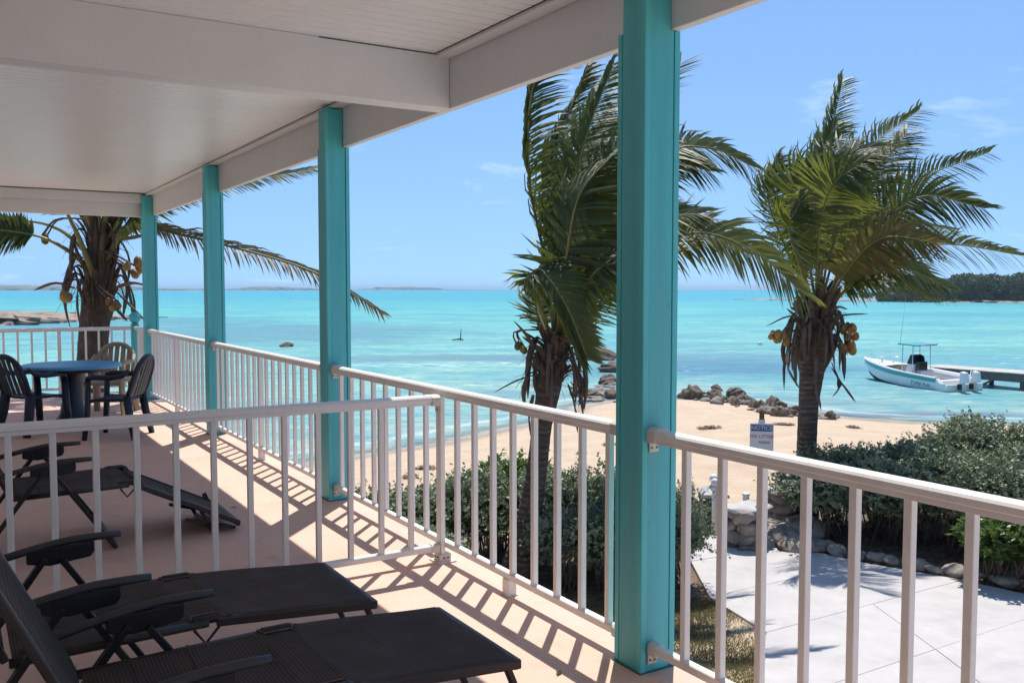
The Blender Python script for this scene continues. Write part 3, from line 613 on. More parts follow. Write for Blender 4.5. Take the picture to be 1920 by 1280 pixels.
MB().extrude(BOT_PROF, (-2.2, 0, .088), (XE, 0, .088), (0, 1, 0), (0, 0, 1)).build('bottom_rail', 'rail_white', er, bevel=.002)
for k in range(22):
    if k != 5: baluster(er, (XE - .10 - .182 * k, 0), .118, .971)
MB().box(XE - 1.01 - .024, XE - 1.01 + .024, -.022, .022, 0, .964).build('intermediate_post', 'rail_white', er, bevel=.003)

# ------------------------------------------------------------------ sun loungers   (local x: foot end at 0, head towards -x; y 0..W)
def lounger(label, loc, leg_drop=None, arm_z=.565, back_deg=66.0, foot_z=.335, knee_z=.385):
    t = thing('sun_lounger', loc, label, 'sun lounger', 'brown sling sun loungers on the deck')
    Wd = .61; kx = -.66; hx_ = -1.30
    if leg_drop is not None: foot_z = leg_drop
    seat_z = knee_z - .015
    def rail(y):
        m = MB(); m.tube([(kx, y, knee_z), (hx_, y, seat_z)], .017, 8); return m.build('seat_rail', 'lounger_frame', t, smooth=True)
    rail(.012); rail(Wd - .012)
    # leg rest frame
    dx = .66 if leg_drop is None else .68
    fx = kx + dx
    lf = MB()
    for y in (.012, Wd - .012): lf.bar((kx + .03, y, knee_z - .002), (fx, y, foot_z), .026, .034)
    lf.bar((fx - .012, .0, foot_z), (fx - .012, Wd, foot_z), .030, .034)
    lf = lf.build('leg_rest_frame', 'lounger_frame', t, bevel=.006)
    # fabric with a gentle sag
    def sling(name, x0, z0, x1, z1, sag, y0, y1, nu=14, nv=10, mz=.014):
        V = []; F = []
        for i in range(nu + 1):
            a = i / nu
            for j in range(nv + 1):
                b = j / nv; s_ = -sag * sin(pi * a) ** .7 * sin(pi * b) ** .7 if 0 < a < 1 and 0 < b < 1 else 0.0
                wr = .0025 * sin(a * 23 + b * 9) * sin(pi * b)
                V.append((x0 + (x1 - x0) * a, y0 + (y1 - y0) * b, z0 + (z1 - z0) * a + mz + s_ + wr))
        for i in range(nu):
            for j in range(nv): F.append((i * (nv + 1) + j, (i + 1) * (nv + 1) + j, (i + 1) * (nv + 1) + j + 1, i * (nv + 1) + j + 1))
        m = MB(); m.add(V, F); o = m.build(name, 'sling_fabric', t, smooth=True)
        so = o.modifiers.new('thick', 'SOLIDIFY'); so.thickness = .004
        return o
    V = []; F = []; nv = 12
    prof_ = [(hx_ + .01 + (kx - hx_ - .01) * i / 14, seat_z + (knee_z - seat_z) * i / 14) for i in range(14)] + [(kx, knee_z + .003)] + [(kx + (fx - .022 - kx) * i / 14, knee_z + .003 + (foot_z + .005 - knee_z) * i / 14) for i in range(1, 15)]
    prof_ += [(kx + d_, knee_z + .002) for d_ in (-.072, -.050, .050, .072)]; prof_.sort()
    for i, (x, z) in enumerate(prof_):
        ins = .006 + .050 * (1 if abs(x - kx) < .055 else 0); a = (x - hx_) / (kx - hx_) if x < kx else (x - kx) / (fx - kx)
        for j in range(nv + 1):
            b = j / nv; sag = (.020 if x < kx else .010) * max(0, sin(pi * min(1, max(0, a)))) ** .8 * sin(pi * b) ** .8
            wr = .0030 * sin(x * 31 + b * 7) * sin(pi * b) + .0020 * sin(x * 11 - b * 19)
            V.append((x, ins + (Wd - 2 * ins) * b, z + .014 - sag + wr))
    for i in range(len(prof_) - 1):
        for j in range(nv): F.append((i * (nv + 1) + j, (i + 1) * (nv + 1) + j, (i + 1) * (nv + 1) + j + 1, i * (nv + 1) + j + 1))
    o = MB().add(V, F).build('seat_sling', 'sling_fabric', t, smooth=True); so = o.modifiers.new('thick', 'SOLIDIFY'); so.thickness = .004
    for xs in (hx_ + .16, kx - .30, kx + .30):
        zz = (seat_z + (knee_z - seat_z) * (xs - hx_) / (kx - hx_)) if xs < kx else knee_z + (foot_z - knee_z) * (xs - kx) / (fx - kx)
        V = []; aa = (xs - hx_) / (kx - hx_) if xs < kx else (xs - kx) / (fx - kx)
        for j in range(13):
            b_ = j / 12; sag = (.020 if xs < kx else .010) * sin(pi * aa) ** .8 * sin(pi * b_) ** .8
            for dxx in (-.004, .004): V.append((xs + dxx, .012 + (Wd - .024) * b_, zz + .0195 - sag + .0030 * sin(xs * 31 + b_ * 7) * sin(pi * b_) + .0020 * sin(xs * 11 - b_ * 19)))
        MB().add(V, [(2 * j, 2 * j + 1, 2 * j + 3, 2 * j + 2) for j in range(12)]).build('seam', 'sling_seam', t, smooth=True)
    for y, sg in ((.006, 1), (Wd - .006, -1)):
        MB().tube([(kx - .062, y, knee_z + .018), (kx - .050, y + sg * .050, knee_z + .019), (kx + .050, y + sg * .050, knee_z + .019), (kx + .062, y, knee_z + .018)], .0022, 5, cap=False).build('notch_hem', 'notch_hem', t)
    # knee hinge: dark caps in the notches of the sling
    for y in (.018, Wd - .018):
        h = MB(); h.tube([(kx - .062, y, knee_z + .002), (kx - .045, y, knee_z + .010), (kx + .045, y, knee_z + .010), (kx + .062, y, knee_z + .002)], .016, 8)
        h.build('knee_hinge', 'lounger_plastic', t, smooth=True)
    hm = MB(); hm.tube([(kx - .05, .012, knee_z - .02), (kx - .01, .012, knee_z - .075), (kx + .04, .012, knee_z - .02)], .006, 6); hm.build('stop_wire', 'lounger_frame', t)
    # back
    br_ = radians(back_deg); bl = .86; bx = hx_ - .01; bz = seat_z + .01
    ex, ez = bx - bl * cos(br_), bz + bl * sin(br_)
    bf = MB()
    for y in (.012, Wd - .012): bf.bar((bx, y, bz), (ex, y, ez), .026, .036, up=(0, 1, 0))
    bf.bar((ex, 0, ez), (ex, Wd, ez), .03, .034); bf.build('back_frame', 'lounger_frame', t, bevel=.006)
    o = sling('back_sling', bx - .015 * cos(br_), bz + .02, ex + .01 * cos(br_), ez - .02, .016, .012, Wd - .012, mz=.020)
    # arms, plates and crossed legs on both sides
    for y, sg in ((-.030, -1), (Wd + .030, 1)):
        ax1 = kx - .20
        pts = []
        for i in range(11):
            a = i / 10; x = ax1 - .60 * a; z = arm_z - .085 * max(0, (a - .28) / .72) ** 1.35
            pts.append((x, y, z))
        m = MB(); m.tube(pts, [.014] + [.0165] * 9 + [.013], 10, flat=.8)
        ar = m.build('armrest', 'arm_plastic', t, smooth=True)
        m = MB(); yy = y - sg * .004
        m.extrude([(ax1 - .10, arm_z - .015), (ax1 - .10, arm_z - .055), (ax1 - .115, arm_z - .075), (ax1 - .26, arm_z - .092), (ax1 - .345, arm_z - .075), (ax1 - .345, arm_z - .022)],
                  (0, yy - .011, 0), (0, yy + .011, 0), (1, 0, 0), (0, 0, 1)); m.build('arm_plate', 'lounger_plastic', ar, bevel=.004)
        px_, pz = ax1 - .25, arm_z - .07
        MB().bar((px_ + .03, y - sg * .018, pz), (px_ + .36, y - sg * .018, .012), .024, .040, up=(0, 1, 0)).build('leg', 'lounger_plastic', t, bevel=.004)
        MB().bar((px_ - .03, y - sg * .006, pz + .01), (px_ - .40, y - sg * .006, .012), .024, .040, up=(0, 1, 0)).build('leg', 'lounger_plastic', t, bevel=.004)
    for xx in (kx - .20 - .25 + .36, kx - .20 - .25 - .40):
        MB().tube([(xx, -.03, .02), (xx, Wd + .03, .02)], .014, 8).build('floor_bar', 'lounger_plastic', t, smooth=True)
    # folding foot stand
    if leg_drop is None:
        m = MB()
        for y in (.05, Wd - .05): m.bar((fx - .03, y, foot_z - .015), (fx + .10, y, .012), .022, .030, up=(0, 1, 0))
        m.bar((fx + .10, .04, .016), (fx + .10, Wd - .04, .016), .024, .024); m.build('foot_stand', 'lounger_frame', t, bevel=.004)
    else:
        m = MB()
        for y in (.05, Wd - .05):
            m.bar((fx - .24, y, foot_z + .10), (fx - .16, y, .014), .022, .026, up=(0, 1, 0)); m.bar((fx - .02, y, .018), (fx - .34, y, .11), .022, .026, up=(0, 1, 0))
        m.bar((fx - .16, .04, .016), (fx - .16, Wd - .04, .016), .024, .024); m.build('foot_stand', 'lounger_frame', t, bevel=.004)
        MB().bar((fx - .07, Wd - .03, foot_z + .03), (fx - .10, Wd - .03, foot_z + .10), .02, .03).build('hand_grip', 'lounger_plastic', t, bevel=.003)
    return t
lounger('brown sling lounger nearest the camera, its flat foot end at the bottom of the picture', (1.615, 2.575, 0), arm_z=.550, back_deg=64)
lounger('brown sling lounger between the nearest lounger and the partition railing', (1.435, 3.375, 0), arm_z=.600)
lounger('brown sling lounger behind the partition railing with its foot end folded down', (1.585, 6.06, 0), leg_drop=.055, arm_z=.575)

# ------------------------------------------------------------------ table and chairs
tb = thing('round_table', (1.20, 11.75, 0), 'round blue plastic pedestal table among the chairs', 'table')
MB().lathe([(.0005, .735), (.50, .735), (.53, .730), (.545, .718), (.545, .700), (.535, .692), (.0005, .692)], n=48, cap=False).build('table_top', 'blue_plastic', tb, smooth=False, bevel=0)
MB().lathe([(.50, .690), (.49, .655), (.47, .655), (.47, .690)], n=40, cap=False).build('apron', 'navy_plastic', tb, smooth=True)
MB().lathe([(.20, .69), (.135, .62), (.115, .50), (.115, .30), (.14, .16), (.20, .07), (.22, .03)], n=24).build('pedestal', 'navy_plastic', tb, smooth=True)
for k in range(4):
    a = pi / 4 + k * pi / 2
    MB().add([(0, 0, 0)] * 0, []).bar((.12 * cos(a), .12 * sin(a), .055), (.42 * cos(a), .42 * sin(a), .028), .09, .05).build('foot', 'navy_plastic', tb, bevel=.012)

def chair(label, loc, rotz, m, wide=False):
    t = thing('plastic_chair', loc, label, 'chair', 'plastic armchairs round the table', rotz)     # front is local +x
    bw = .235
    for sy in (-1, 1):
        MB().tube([(.23, sy * .27, 0), (.20, sy * .245, .30), (.185, sy * .245, .62)], [.026, .032, .029], 8, flat=1.3).build('leg', m, t, smooth=True)
        MB().tube([(-.29, sy * .255, 0), (-.235, sy * .23, .25), (-.205, sy * .22, .46)], [.030, .040, .042], 8, flat=1.3).build('leg', m, t, smooth=True)
        MB().tube([(.195, sy * .246, .60), (.18, sy * .250, .655), (.12, sy * .258, .668), (-.06, sy * .262, .660), (-.17, sy * .258, .675), (-.25, sy * .245, .735)], [.028, .036, .038, .036, .033, .028], 8, flat=.75).build('armrest', m, t, smooth=True)
    s = MB(); V = []; F = []
    n = 10
    for i in range(n + 1):
        for j in range(n + 1):
            x = -.22 + .44 * i / n; y = (-.225 + .45 * j / n) * (1.02 if i > 5 else .97)
            z = .435 - .022 * sin(pi * i / n) * sin(pi * j / n) - (.03 * ((i - 8) / 2) ** 2 if i > 8 else 0); V.append((x, y, z))
    for i in range(n):
        for j in range(n): F.append((i * (n + 1) + j, (i + 1) * (n + 1) + j, (i + 1) * (n + 1) + j + 1, i * (n + 1) + j + 1))
    o = s.add(V, F).build('seat', m, t, smooth=True); so = o.modifiers.new('thick', 'SOLIDIFY'); so.thickness = .03
    def bx(z): return -.215 - .155 * (z - .43) / .47
    arch = []
    for k in range(19):
        a = pi * k / 18; z = .62 + .255 * sin(a) ** .8; arch.append((bx(z) - .0, bw * 1.0 * cos(a), z))
    loop = [(bx(.43), bw * .92, .43), (bx(.52), bw * .98, .52)] + arch + [(bx(.52), -bw * .98, .52), (bx(.43), -bw * .92, .43)]
    MB().tube(loop, .029, 8, flat=1.0).build('back_frame', m, t, smooth=True)
    for k in range(5):
        y = -.16 + .08 * k; zt = .62 + .255 * (1 - (y / bw) ** 2) ** .4 - .012
        V = []; F = []
        for i in range(7):
            z = .445 + (zt - .445) * i / 6; c = .014 * (1 - (y / bw) ** 2)
            V += [(bx(z) - c, y - .029, z), (bx(z) - c, y + .029, z), (bx(z) - c - .010, y + .029, z), (bx(z) - c - .010, y - .029, z)]
        for i in range(6):
            for j in range(4): F.append((i * 4 + j, i * 4 + (j + 1) % 4, i * 4 + 4 + (j + 1) % 4, i * 4 + 4 + j))
        MB().add(V, F).build('back_slat', m, t, smooth=False)
    return t
chair('navy plastic armchair right of the blue table, seen from behind', (1.52, 10.72, 0), radians(150), 'navy_plastic')
chair('navy plastic armchair left of the blue table at the picture edge', (0.80, 11.45, 0), radians(30), 'navy_plastic')
chair('tan plastic armchair behind the blue table, facing the camera', (1.72, 12.75, 0), radians(-118), 'tan_plastic')

# ------------------------------------------------------------------ palms
def smooth_curve(pts, n):
    P = [Vector(p) for p in pts]; P = [P[0] * 2 - P[1]] + P + [P[-1] * 2 - P[-2]]; out = []
    segs = len(P) - 3
    for i in range(n):
        u = i / (n - 1) * segs; k = min(int(u), segs - 1); t = u - k; a, b, c, d = P[k:k + 4]
        out.append(0.5 * ((2 * b) + (c - a) * t + (2 * a - 5 * b + 4 * c - d) * t * t + (3 * b - a - 3 * c + d) * t ** 3))
    return out
WIND = (RT * .85 + Vector((sin(YAW), cos(YAW), 0)) * .35).normalized()
def frond(parent, origin, pts, m='frond_green', leaf=.78, n=96, wind=.55, droop=.45, t0=.20, seed=0, width=.050, thick=.042, spread=.95, ragged=.2, petm='petiole', roll=None):
    """one feather leaf: rachis tube + two rows of leaflets, pts in world space"""
    leaf *= 1.22; n = max(n, 40)
    r = random.Random(seed); C = smooth_curve([Vector(p) - origin for p in pts], 40); L_ = sum((C[i + 1] - C[i]).length for i in range(39))
    rm = MB(); rm.tube(C[::2] + [C[-1]], [thick * (1 - .86 * (i / 20)) for i in range(20)] + [thick * .12], 6, flat=.8)
    V = []; F = []
    if roll is None: roll = r.uniform(.45, 1.05)
    nrm = (Vector((0, 0, 1)) * cos(roll) - Vector((FW.x, FW.y, 0)).normalized() * sin(roll)).normalized()
    for k in range(n):
        t = t0 + (1 - t0) * (k + .5) / n; u = t * 39; i = min(int(u), 38); fr = u - i; p = C[i].lerp(C[i + 1], fr)
        T = (C[i + 1] - C[i]).normalized(); S = T.cross(nrm)
        S = S.normalized() if S.length > .12 else RT.copy()
        Nn = S.cross(T).normalized()
        q = (t - t0) / (1 - t0)
        ll = leaf * (min(1, .50 + q * 2.4)) * (1 - .52 * max(0, (q - .45) / .55) ** 1.5)
        for sd in (-1, 1):
            l = ll * r.uniform(1 - ragged, 1 + ragged * .6)
            fa = .42 + .80 * q * q
            d = (S * sd * spread + T * fa + Nn * (.30 - .25 * q) + Vector((r.gauss(0, .06), r.gauss(0, .06), r.gauss(0, .06)))).normalized()
            g = Vector((0, 0, -1)) * droop * r.uniform(.7, 1.3) + WIND * wind * r.uniform(.7, 1.3)
            bl = (d.cross(Nn)).normalized() if abs(d.dot(Nn)) < .95 else S
            bl = (bl + Nn * sd * r.uniform(.15, .8)).normalized()
            w = width * r.uniform(.8, 1.2)
            pos = p.copy(); dd = d.copy(); o = len(V)
            for s, (st, ww) in enumerate(((0, .55), (.30, 1.0), (.35, .72), (.35, .0))):
                pos = pos + dd * l * st
                if ww > 0: V += [pos - bl * w * ww * .5, pos + bl * w * ww * .5]
                else: V += [pos]
                dd = (dd + g * (.38 if s < 2 else .55)).normalized()
                bl = (bl - dd * bl.dot(dd)).normalized()
            F += [(o, o + 1, o + 3, o + 2), (o + 2, o + 3, o + 5, o + 4), (o + 4, o + 5, o + 6)]
    fo_ = rm.build('frond', petm, parent, smooth=True)
    MB().add(V, F).build('leaflets', m, fo_)
    return fo_
def coconuts(parent, origin, at, n, seed, m='coconut', size=.10, sprd=.17):
    r = random.Random(seed); base = Vector(at) - origin
    for k in range(n):
        c = base + Vector((r.uniform(-1, 1) * sprd, r.uniform(-1, 1) * sprd, r.uniform(-1, .6) * sprd)); s = size * r.uniform(.75, 1.05)
        pr2 = [(max(.002, s * .82 * sin(a) * (1 + .12 * cos(a))), -s * 1.15 * cos(a)) for a in np.linspace(0, pi, 9)]
        o = MB().lathe(pr2, n=10, cap=False).build('coconut', m, parent, smooth=True)
        o.location = c; o.rotation_euler = (r.uniform(-.5, .5), r.uniform(-.5, .5), r.uniform(0, 6))
    st = MB()
    for k in range(3):
        e = base + Vector((r.uniform(-.1, .1), r.uniform(-.1, .1), 0)); q = Vector((0, 0, base.z + .25)) + Vector((base.x, base.y, 0)) * .1
        st.tube(smooth_curve([q + Vector((parent['axis'][0], parent['axis'][1], 0)), (q + e) * .5 + Vector((0, 0, .12)), e], 8), .014, 5)
    st.build('fruit_stalk', 'spathe', parent, smooth=True)
def blade(parent, pts, w, m='spathe', name='dry_spathe'):
    C = smooth_curve(pts, 9); V = []; F = []
    for i, p in enumerate(C):
        T = (C[min(i + 1, 8)] - C[max(i - 1, 0)]).normalized(); S = T.cross(Vector((.3, .2, 1))).normalized(); Nn = S.cross(T)
        ww = w * (.5 + .9 * sin(pi * min(1, (i + .6) / 8.6)) ** .8) * (1 if i < 8 else .1)
        V += [p - S * ww * .5, p - Nn * ww * .22, p + S * ww * .5, p + Nn * ww * .10]
    for i in range(8):
        for j in range(4): F.append((i * 4 + j, i * 4 + (j + 1) % 4, i * 4 + 4 + (j + 1) % 4, i * 4 + 4 + j))
    return MB().add(V, F + [(0, 1, 2, 3)]).build(name, m, parent, smooth=True)
def palm(label, base, path, radii, zc, seed, skirt=(12, .55, .16), nsp=9, bark='trunk'):
    """path: trunk points (world), zc: crown height; returns the root"""
    base = Vector(base); t = thing('coconut_palm', base, label, 'palm tree', 'coconut palms by the beach')
    r = random.Random(seed); P = [Vector(p) - base for p in path]; C = smooth_curve(P, 40)
    rr = [float(np.interp(i / 39, np.linspace(0, 1, len(radii)), radii)) * (1 + .025 * (i % 2)) for i in range(40)]
    tr_ = MB(); tr_.tube(C, rr, 16); tr_.build('trunk', bark, t, smooth=True)
    top = C[-1]; t['axis'] = (top.x, top.y)
    # old leaf bases wrapped round the head of the trunk
    k, length, wid = skirt
    for i in range(k * 4):
        a = i * 2.399 + r.uniform(-.3, .3); f = (i + .5) / (k * 4); z = zc - base.z - length * 1.5 * (1 - f) + .05
        c = min(range(40), key=lambda q: abs(C[q].z - z)); cen = Vector((C[c].x, C[c].y, z)); R = rr[c] * .85
        out = Vector((cos(a), sin(a), 0)); sp = .04 + .20 * f * f + r.uniform(0, .13) + (.12 if i % 5 == 0 else 0)
        side = Vector((-sin(a), cos(a), 0)) * r.uniform(-.10, .10)
        pts = [cen + out * R * .9, cen + out * (R + sp * .35) + side * .5 + Vector((0, 0, length * .26)), cen + out * (R + sp) + side + Vector((0, 0, length * r.uniform(.34, .72)))]
        blade(t, pts, wid * r.uniform(.45, .95), 'leaf_base', 'leaf_base')
    fb = MB()
    for i in range(150):
        a = r.uniform(0, 2 * pi); z = zc - base.z - length * r.uniform(-.1, 1.1); c = min(range(40), key=lambda q: abs(C[q].z - z)); cen = Vector((C[c].x, C[c].y, z)); out = Vector((cos(a), sin(a), 0))
        fb.tube([cen + out * rr[c], cen + out * (rr[c] + .14 * r.random() + .08) + Vector((0, 0, r.uniform(-.1, .15))), cen + out * (rr[c] + .18 + .22 * r.random()) + Vector((0, 0, r.uniform(-.35, .05)))], .003, 3, cap=False)
    fb.build('fiber', 'fiber', t)
    # hanging dry spathes
    for i in range(nsp):
        a = i * 2.399 + r.uniform(-.4, .4); z = zc - base.z - length * r.uniform(.0, .9); out = Vector((cos(a), sin(a), 0)); c = min(range(40), key=lambda q: abs(C[q].z - z)); cen = Vector((C[c].x, C[c].y, z)); R = rr[c]
        ln = r.uniform(.5, .95)
        blade(t, [cen + out * R, cen + out * (R + .16) + Vector((0, 0, .08)), cen + out * (R + .26 + .08 * r.random()) + Vector((0, 0, -ln * .35)), cen + out * (R + .22 + .2 * r.random()) + Vector((0, 0, -ln))], r.uniform(.05, .085))
    return t

# --- palm on the right
DR = 18.4
pb = at_d(1507, 975, DR); pb.z = gh(pb.x, pb.y)
pc = at_d(1532, 575, DR)
tp = [pb, at_d(1512, 850, DR), at_d(1516, 760, DR), at_d(1524, 680, DR), at_d(1530, 610, DR), pc]
PR = palm('coconut palm on the right standing by the sign and the hedge', pb, [Vector(p) for p in tp], [.27, .190, .19, .25, .29, .22], pc.z, 3, skirt=(14, .98, .17), nsp=26)
def F3(D, pts): return [at_d(x, y, D + dz) for x, y, dz in pts]
o = PR.location
right_fronds = [
    ([(1532, 580, 0), (1538, 460, .1), (1545, 320, .3), (1580, 150, .7)], dict(leaf=.74, wind=.9, droop=.05)),
    ([(1536, 580, 0), (1560, 450, .5), (1610, 300, 1.0), (1725, 205, 1.6)], dict(leaf=.85, wind=.50, droop=.28)),
    ([(1534, 580, 0), (1550, 440, -.4), (1585, 300, -.7), (1690, 270, -.8)], dict(leaf=.85, wind=.45, droop=.45)),
    ([(1540, 580, 0), (1600, 470, .5), (1700, 350, 1.0), (1855, 285, 1.6)], dict(leaf=.80, wind=.35, droop=.40)),
    ([(1540, 580, 0), (1610, 460, -.5), (1720, 370, -.9), (1845, 390, -1.1)], dict(leaf=.85, wind=.35, droop=.50)),
    ([(1542, 585, 0), (1600, 490, -.7), (1660, 445, -1.1), (1755, 455, -1.4)], dict(leaf=.75, wind=.30, droop=.50, m='frond_yellow')),
    ([(1542, 585, 0), (1640, 500, .6), (1760, 458, 1.2), (1925, 480, 1.7)], dict(leaf=.85, wind=.25, droop=.50)),
    ([(1545, 590, 0), (1610, 520, -.6), (1680, 500, -1.0), (1770, 535, -1.3)], dict(leaf=.80, wind=.30, droop=.55)),
    ([(1542, 590, 0), (1600, 530, .8), (1670, 515, 1.4), (1740, 545, 1.8)], dict(leaf=.75, wind=.30, droop=.55)),
    ([(1526, 580, 0), (1480, 480, .3), (1440, 370, .5), (1462, 295, .6)], dict(leaf=.72, wind=1.2, droop=.15)),
    ([(1528, 580, 0), (1495, 460, -.5), (1490, 340, -.8), (1570, 302, -1.0)], dict(leaf=.74, wind=.9, droop=.30)),
    ([(1530, 580, 0), (1515, 450, .7), (1525, 320, 1.2), (1570, 230, 1.5)], dict(leaf=.80, wind=.9, droop=.15)),
    ([(1526, 580, 0), (1500, 500, -.9), (1480, 430, -1.4), (1500, 380, -1.8)], dict(leaf=.72, wind=.9, droop=.30)),
    ([(1536, 580, 0), (1575, 450, .2), (1640, 330, .2), (1700, 250, .3)], dict(leaf=.85, wind=.45, droop=.35)),
    ([(1538, 580, 0), (1590, 480, 1.2), (1680, 420, 2.0), (1790, 430, 2.6)], dict(leaf=.85, wind=.30, droop=.50)),
    ([(1530, 575, 0), (1535, 440, -.9), (1560, 350, -1.5), (1610, 310, -2.0)], dict(leaf=.80, wind=.45, droop=.45)),
]
for k, (pts, kw) in enumerate(right_fronds): frond(PR, o, F3(DR, pts), seed=100 + k, **kw)
coconuts(PR, o, at_d(1462, 628, DR - .3), 9, 1, 'coconut', .085, .13)
coconuts(PR, o, at_d(1598, 622, DR - .2), 8, 2, 'coconut', .105, .16)
coconuts(PR, o, at_d(1588, 648, DR - .3), 4, 3, 'coconut', .10, .12)
for a, b_, c_ in (((1520, 600), (1480, 592), (1435, 612)), ((1545, 600), (1585, 590), (1628, 588)), ((1545, 590), (1570, 575), (1590, 580)), ((1560, 690), (1580, 720), (1605, 755)), ((1560, 680), (1574, 720), (1560, 745)), ((1480, 650), (1478, 690), (1500, 730)), ((1535, 650), (1530, 720), (1540, 770)), ((1500, 590), (1492, 572), (1494, 560))):
    blade(PR, [at_d(*a, DR - .2) - o, at_d(*b_, DR - .45) - o, at_d(*c_, DR - .5) - o], .075)

# --- palm in the middle, half behind the nearest column
DM = 14.6
pb = at_d(962, 1085, DM); pb.z = gh(pb.x, pb.y)
pc = at_d(1042, 640, DM)
tp = [pb, at_d(985, 1000, DM), at_d(1004, 900, DM), at_d(1016, 800, DM), at_d(1030, 720, DM), pc]
PM = palm('coconut palm in the middle, its windblown crown half hidden by the nearest column', pb, [Vector(p) for p in tp], [.30, .205, .165, .155, .20, .18], pc.z, 5, skirt=(11, .62, .12), nsp=14)
o = PM.location
mid_fronds = [
    ([(1040, 640, 0), (1024, 500, -.2), (992, 330, -.3), (1000, 160, -.4), (1060, 120, -.4)], dict(leaf=.66, wind=1.5, droop=.05, spread=.55  , n=110)),
    ([(1042, 640, 0), (1040, 480, .3), (1040, 300, .5), (1100, 130, .6)], dict(leaf=.74, wind=1.2, droop=.10, spread=.6  , n=110)),
    ([(1046, 640, 0), (1070, 470, -.2), (1090, 290, -.3), (1150, 120, -.2)], dict(leaf=.80, wind=.95, droop=.15  , n=104)),
    ([(1048, 640, 0), (1090, 480, .5), (1150, 280, .9), (1275, 120, 1.2)], dict(leaf=.80, wind=.25, droop=.05  , n=104)),
    ([(1050, 640, 0), (1110, 500, .2), (1240, 300, .3), (1330, 278, .4), (1412, 312, .5)], dict(leaf=.70, wind=.10, droop=.45, roll=.75  , n=104, m='frond_lime')),
    ([(1050, 645, 0), (1110, 530, -.5), (1190, 420, -.8), (1310, 400, -1.0)], dict(leaf=.72, wind=.35, droop=.35)),
    ([(1044, 640, 0), (1060, 500, -.7), (1085, 370, -1.1), (1150, 290, -1.3)], dict(leaf=.80, wind=.85, droop=.25)),
    ([(1044, 640, 0), (1050, 480, .9), (1075, 340, 1.5), (1140, 220, 2.0)], dict(leaf=.80, wind=.95, droop=.15)),
    ([(1048, 645, 0), (1085, 560, -.7), (1130, 500, -1.1), (1200, 500, -1.4)], dict(leaf=.75, wind=.35, droop=.45)),
    ([(1050, 650, 0), (1090, 590, .6), (1150, 545, 1.0), (1230, 570, 1.3)], dict(leaf=.70, wind=.30, droop=.45)),
    ([(1046, 645, 0), (1075, 570, .9), (1110, 480, 1.5), (1170, 430, 2.0)], dict(leaf=.75, wind=.45, droop=.35)),
    ([(1036, 640, 0), (1004, 545, -.5), (1012, 505, -.9), (1060, 570, -1.3), (1100, 668, -1.4)], dict(leaf=.56, wind=.8, droop=.30, n=96)),
    ([(1038, 645, 0), (1010, 590, .3), (1012, 540, .6), (1075, 520, .9)], dict(leaf=.52, wind=1.3, droop=.35)),
    ([(1046, 640, 0), (1090, 450, -.6), (1160, 300, -.9), (1240, 250, -1.1)], dict(leaf=.75, wind=.45, droop=.30)),
    ([(1050, 645, 0), (1140, 515, -.5), (1290, 438, -.9), (1410, 470, -1.1), (1508, 552, -1.2)], dict(leaf=.74, wind=.12, droop=.55, n=110, m='frond_lime', roll=.75)),
    ([(1050, 640, 0), (1150, 470, .6), (1280, 420, 1.0), (1390, 470, 1.2)], dict(leaf=.72, wind=.15, droop=.55, roll=.7)),
    ([(1048, 640, 0), (1130, 400, .2), (1230, 300, .4), (1330, 320, .5)], dict(leaf=.72, wind=.2, droop=.45, roll=.8)),
]
for k, (pts, kw) in enumerate(mid_fronds): frond(PM, o, F3(DM, pts), seed=200 + k, **kw)
coconuts(PM, o, at_d(980, 650, DM - .2), 3, 4, 'coconut_green', .075, .07)
coconuts(PM, o, at_d(1102, 655, DM - .2), 4, 5, 'coconut_green', .085, .10)
for a, b_, c_ in (((1010, 700), (970, 712), (925, 736)), ((1060, 700), (1080, 690), (1096, 700)), ((1005, 655), (985, 625), (962, 600)), ((1070, 640), (1100, 618), (1128, 600)), ((1065, 720), (1078, 760), (1083, 812)), ((1070, 715), (1090, 745), (1096, 770)), ((1000, 740), (992, 780), (998, 830)), ((1020, 690), (998, 680), (982, 700))):
    blade(PM, [at_d(*a, DM - .15) - o, at_d(*b_, DM - .35) - o, at_d(*c_, DM - .4) - o], .06)

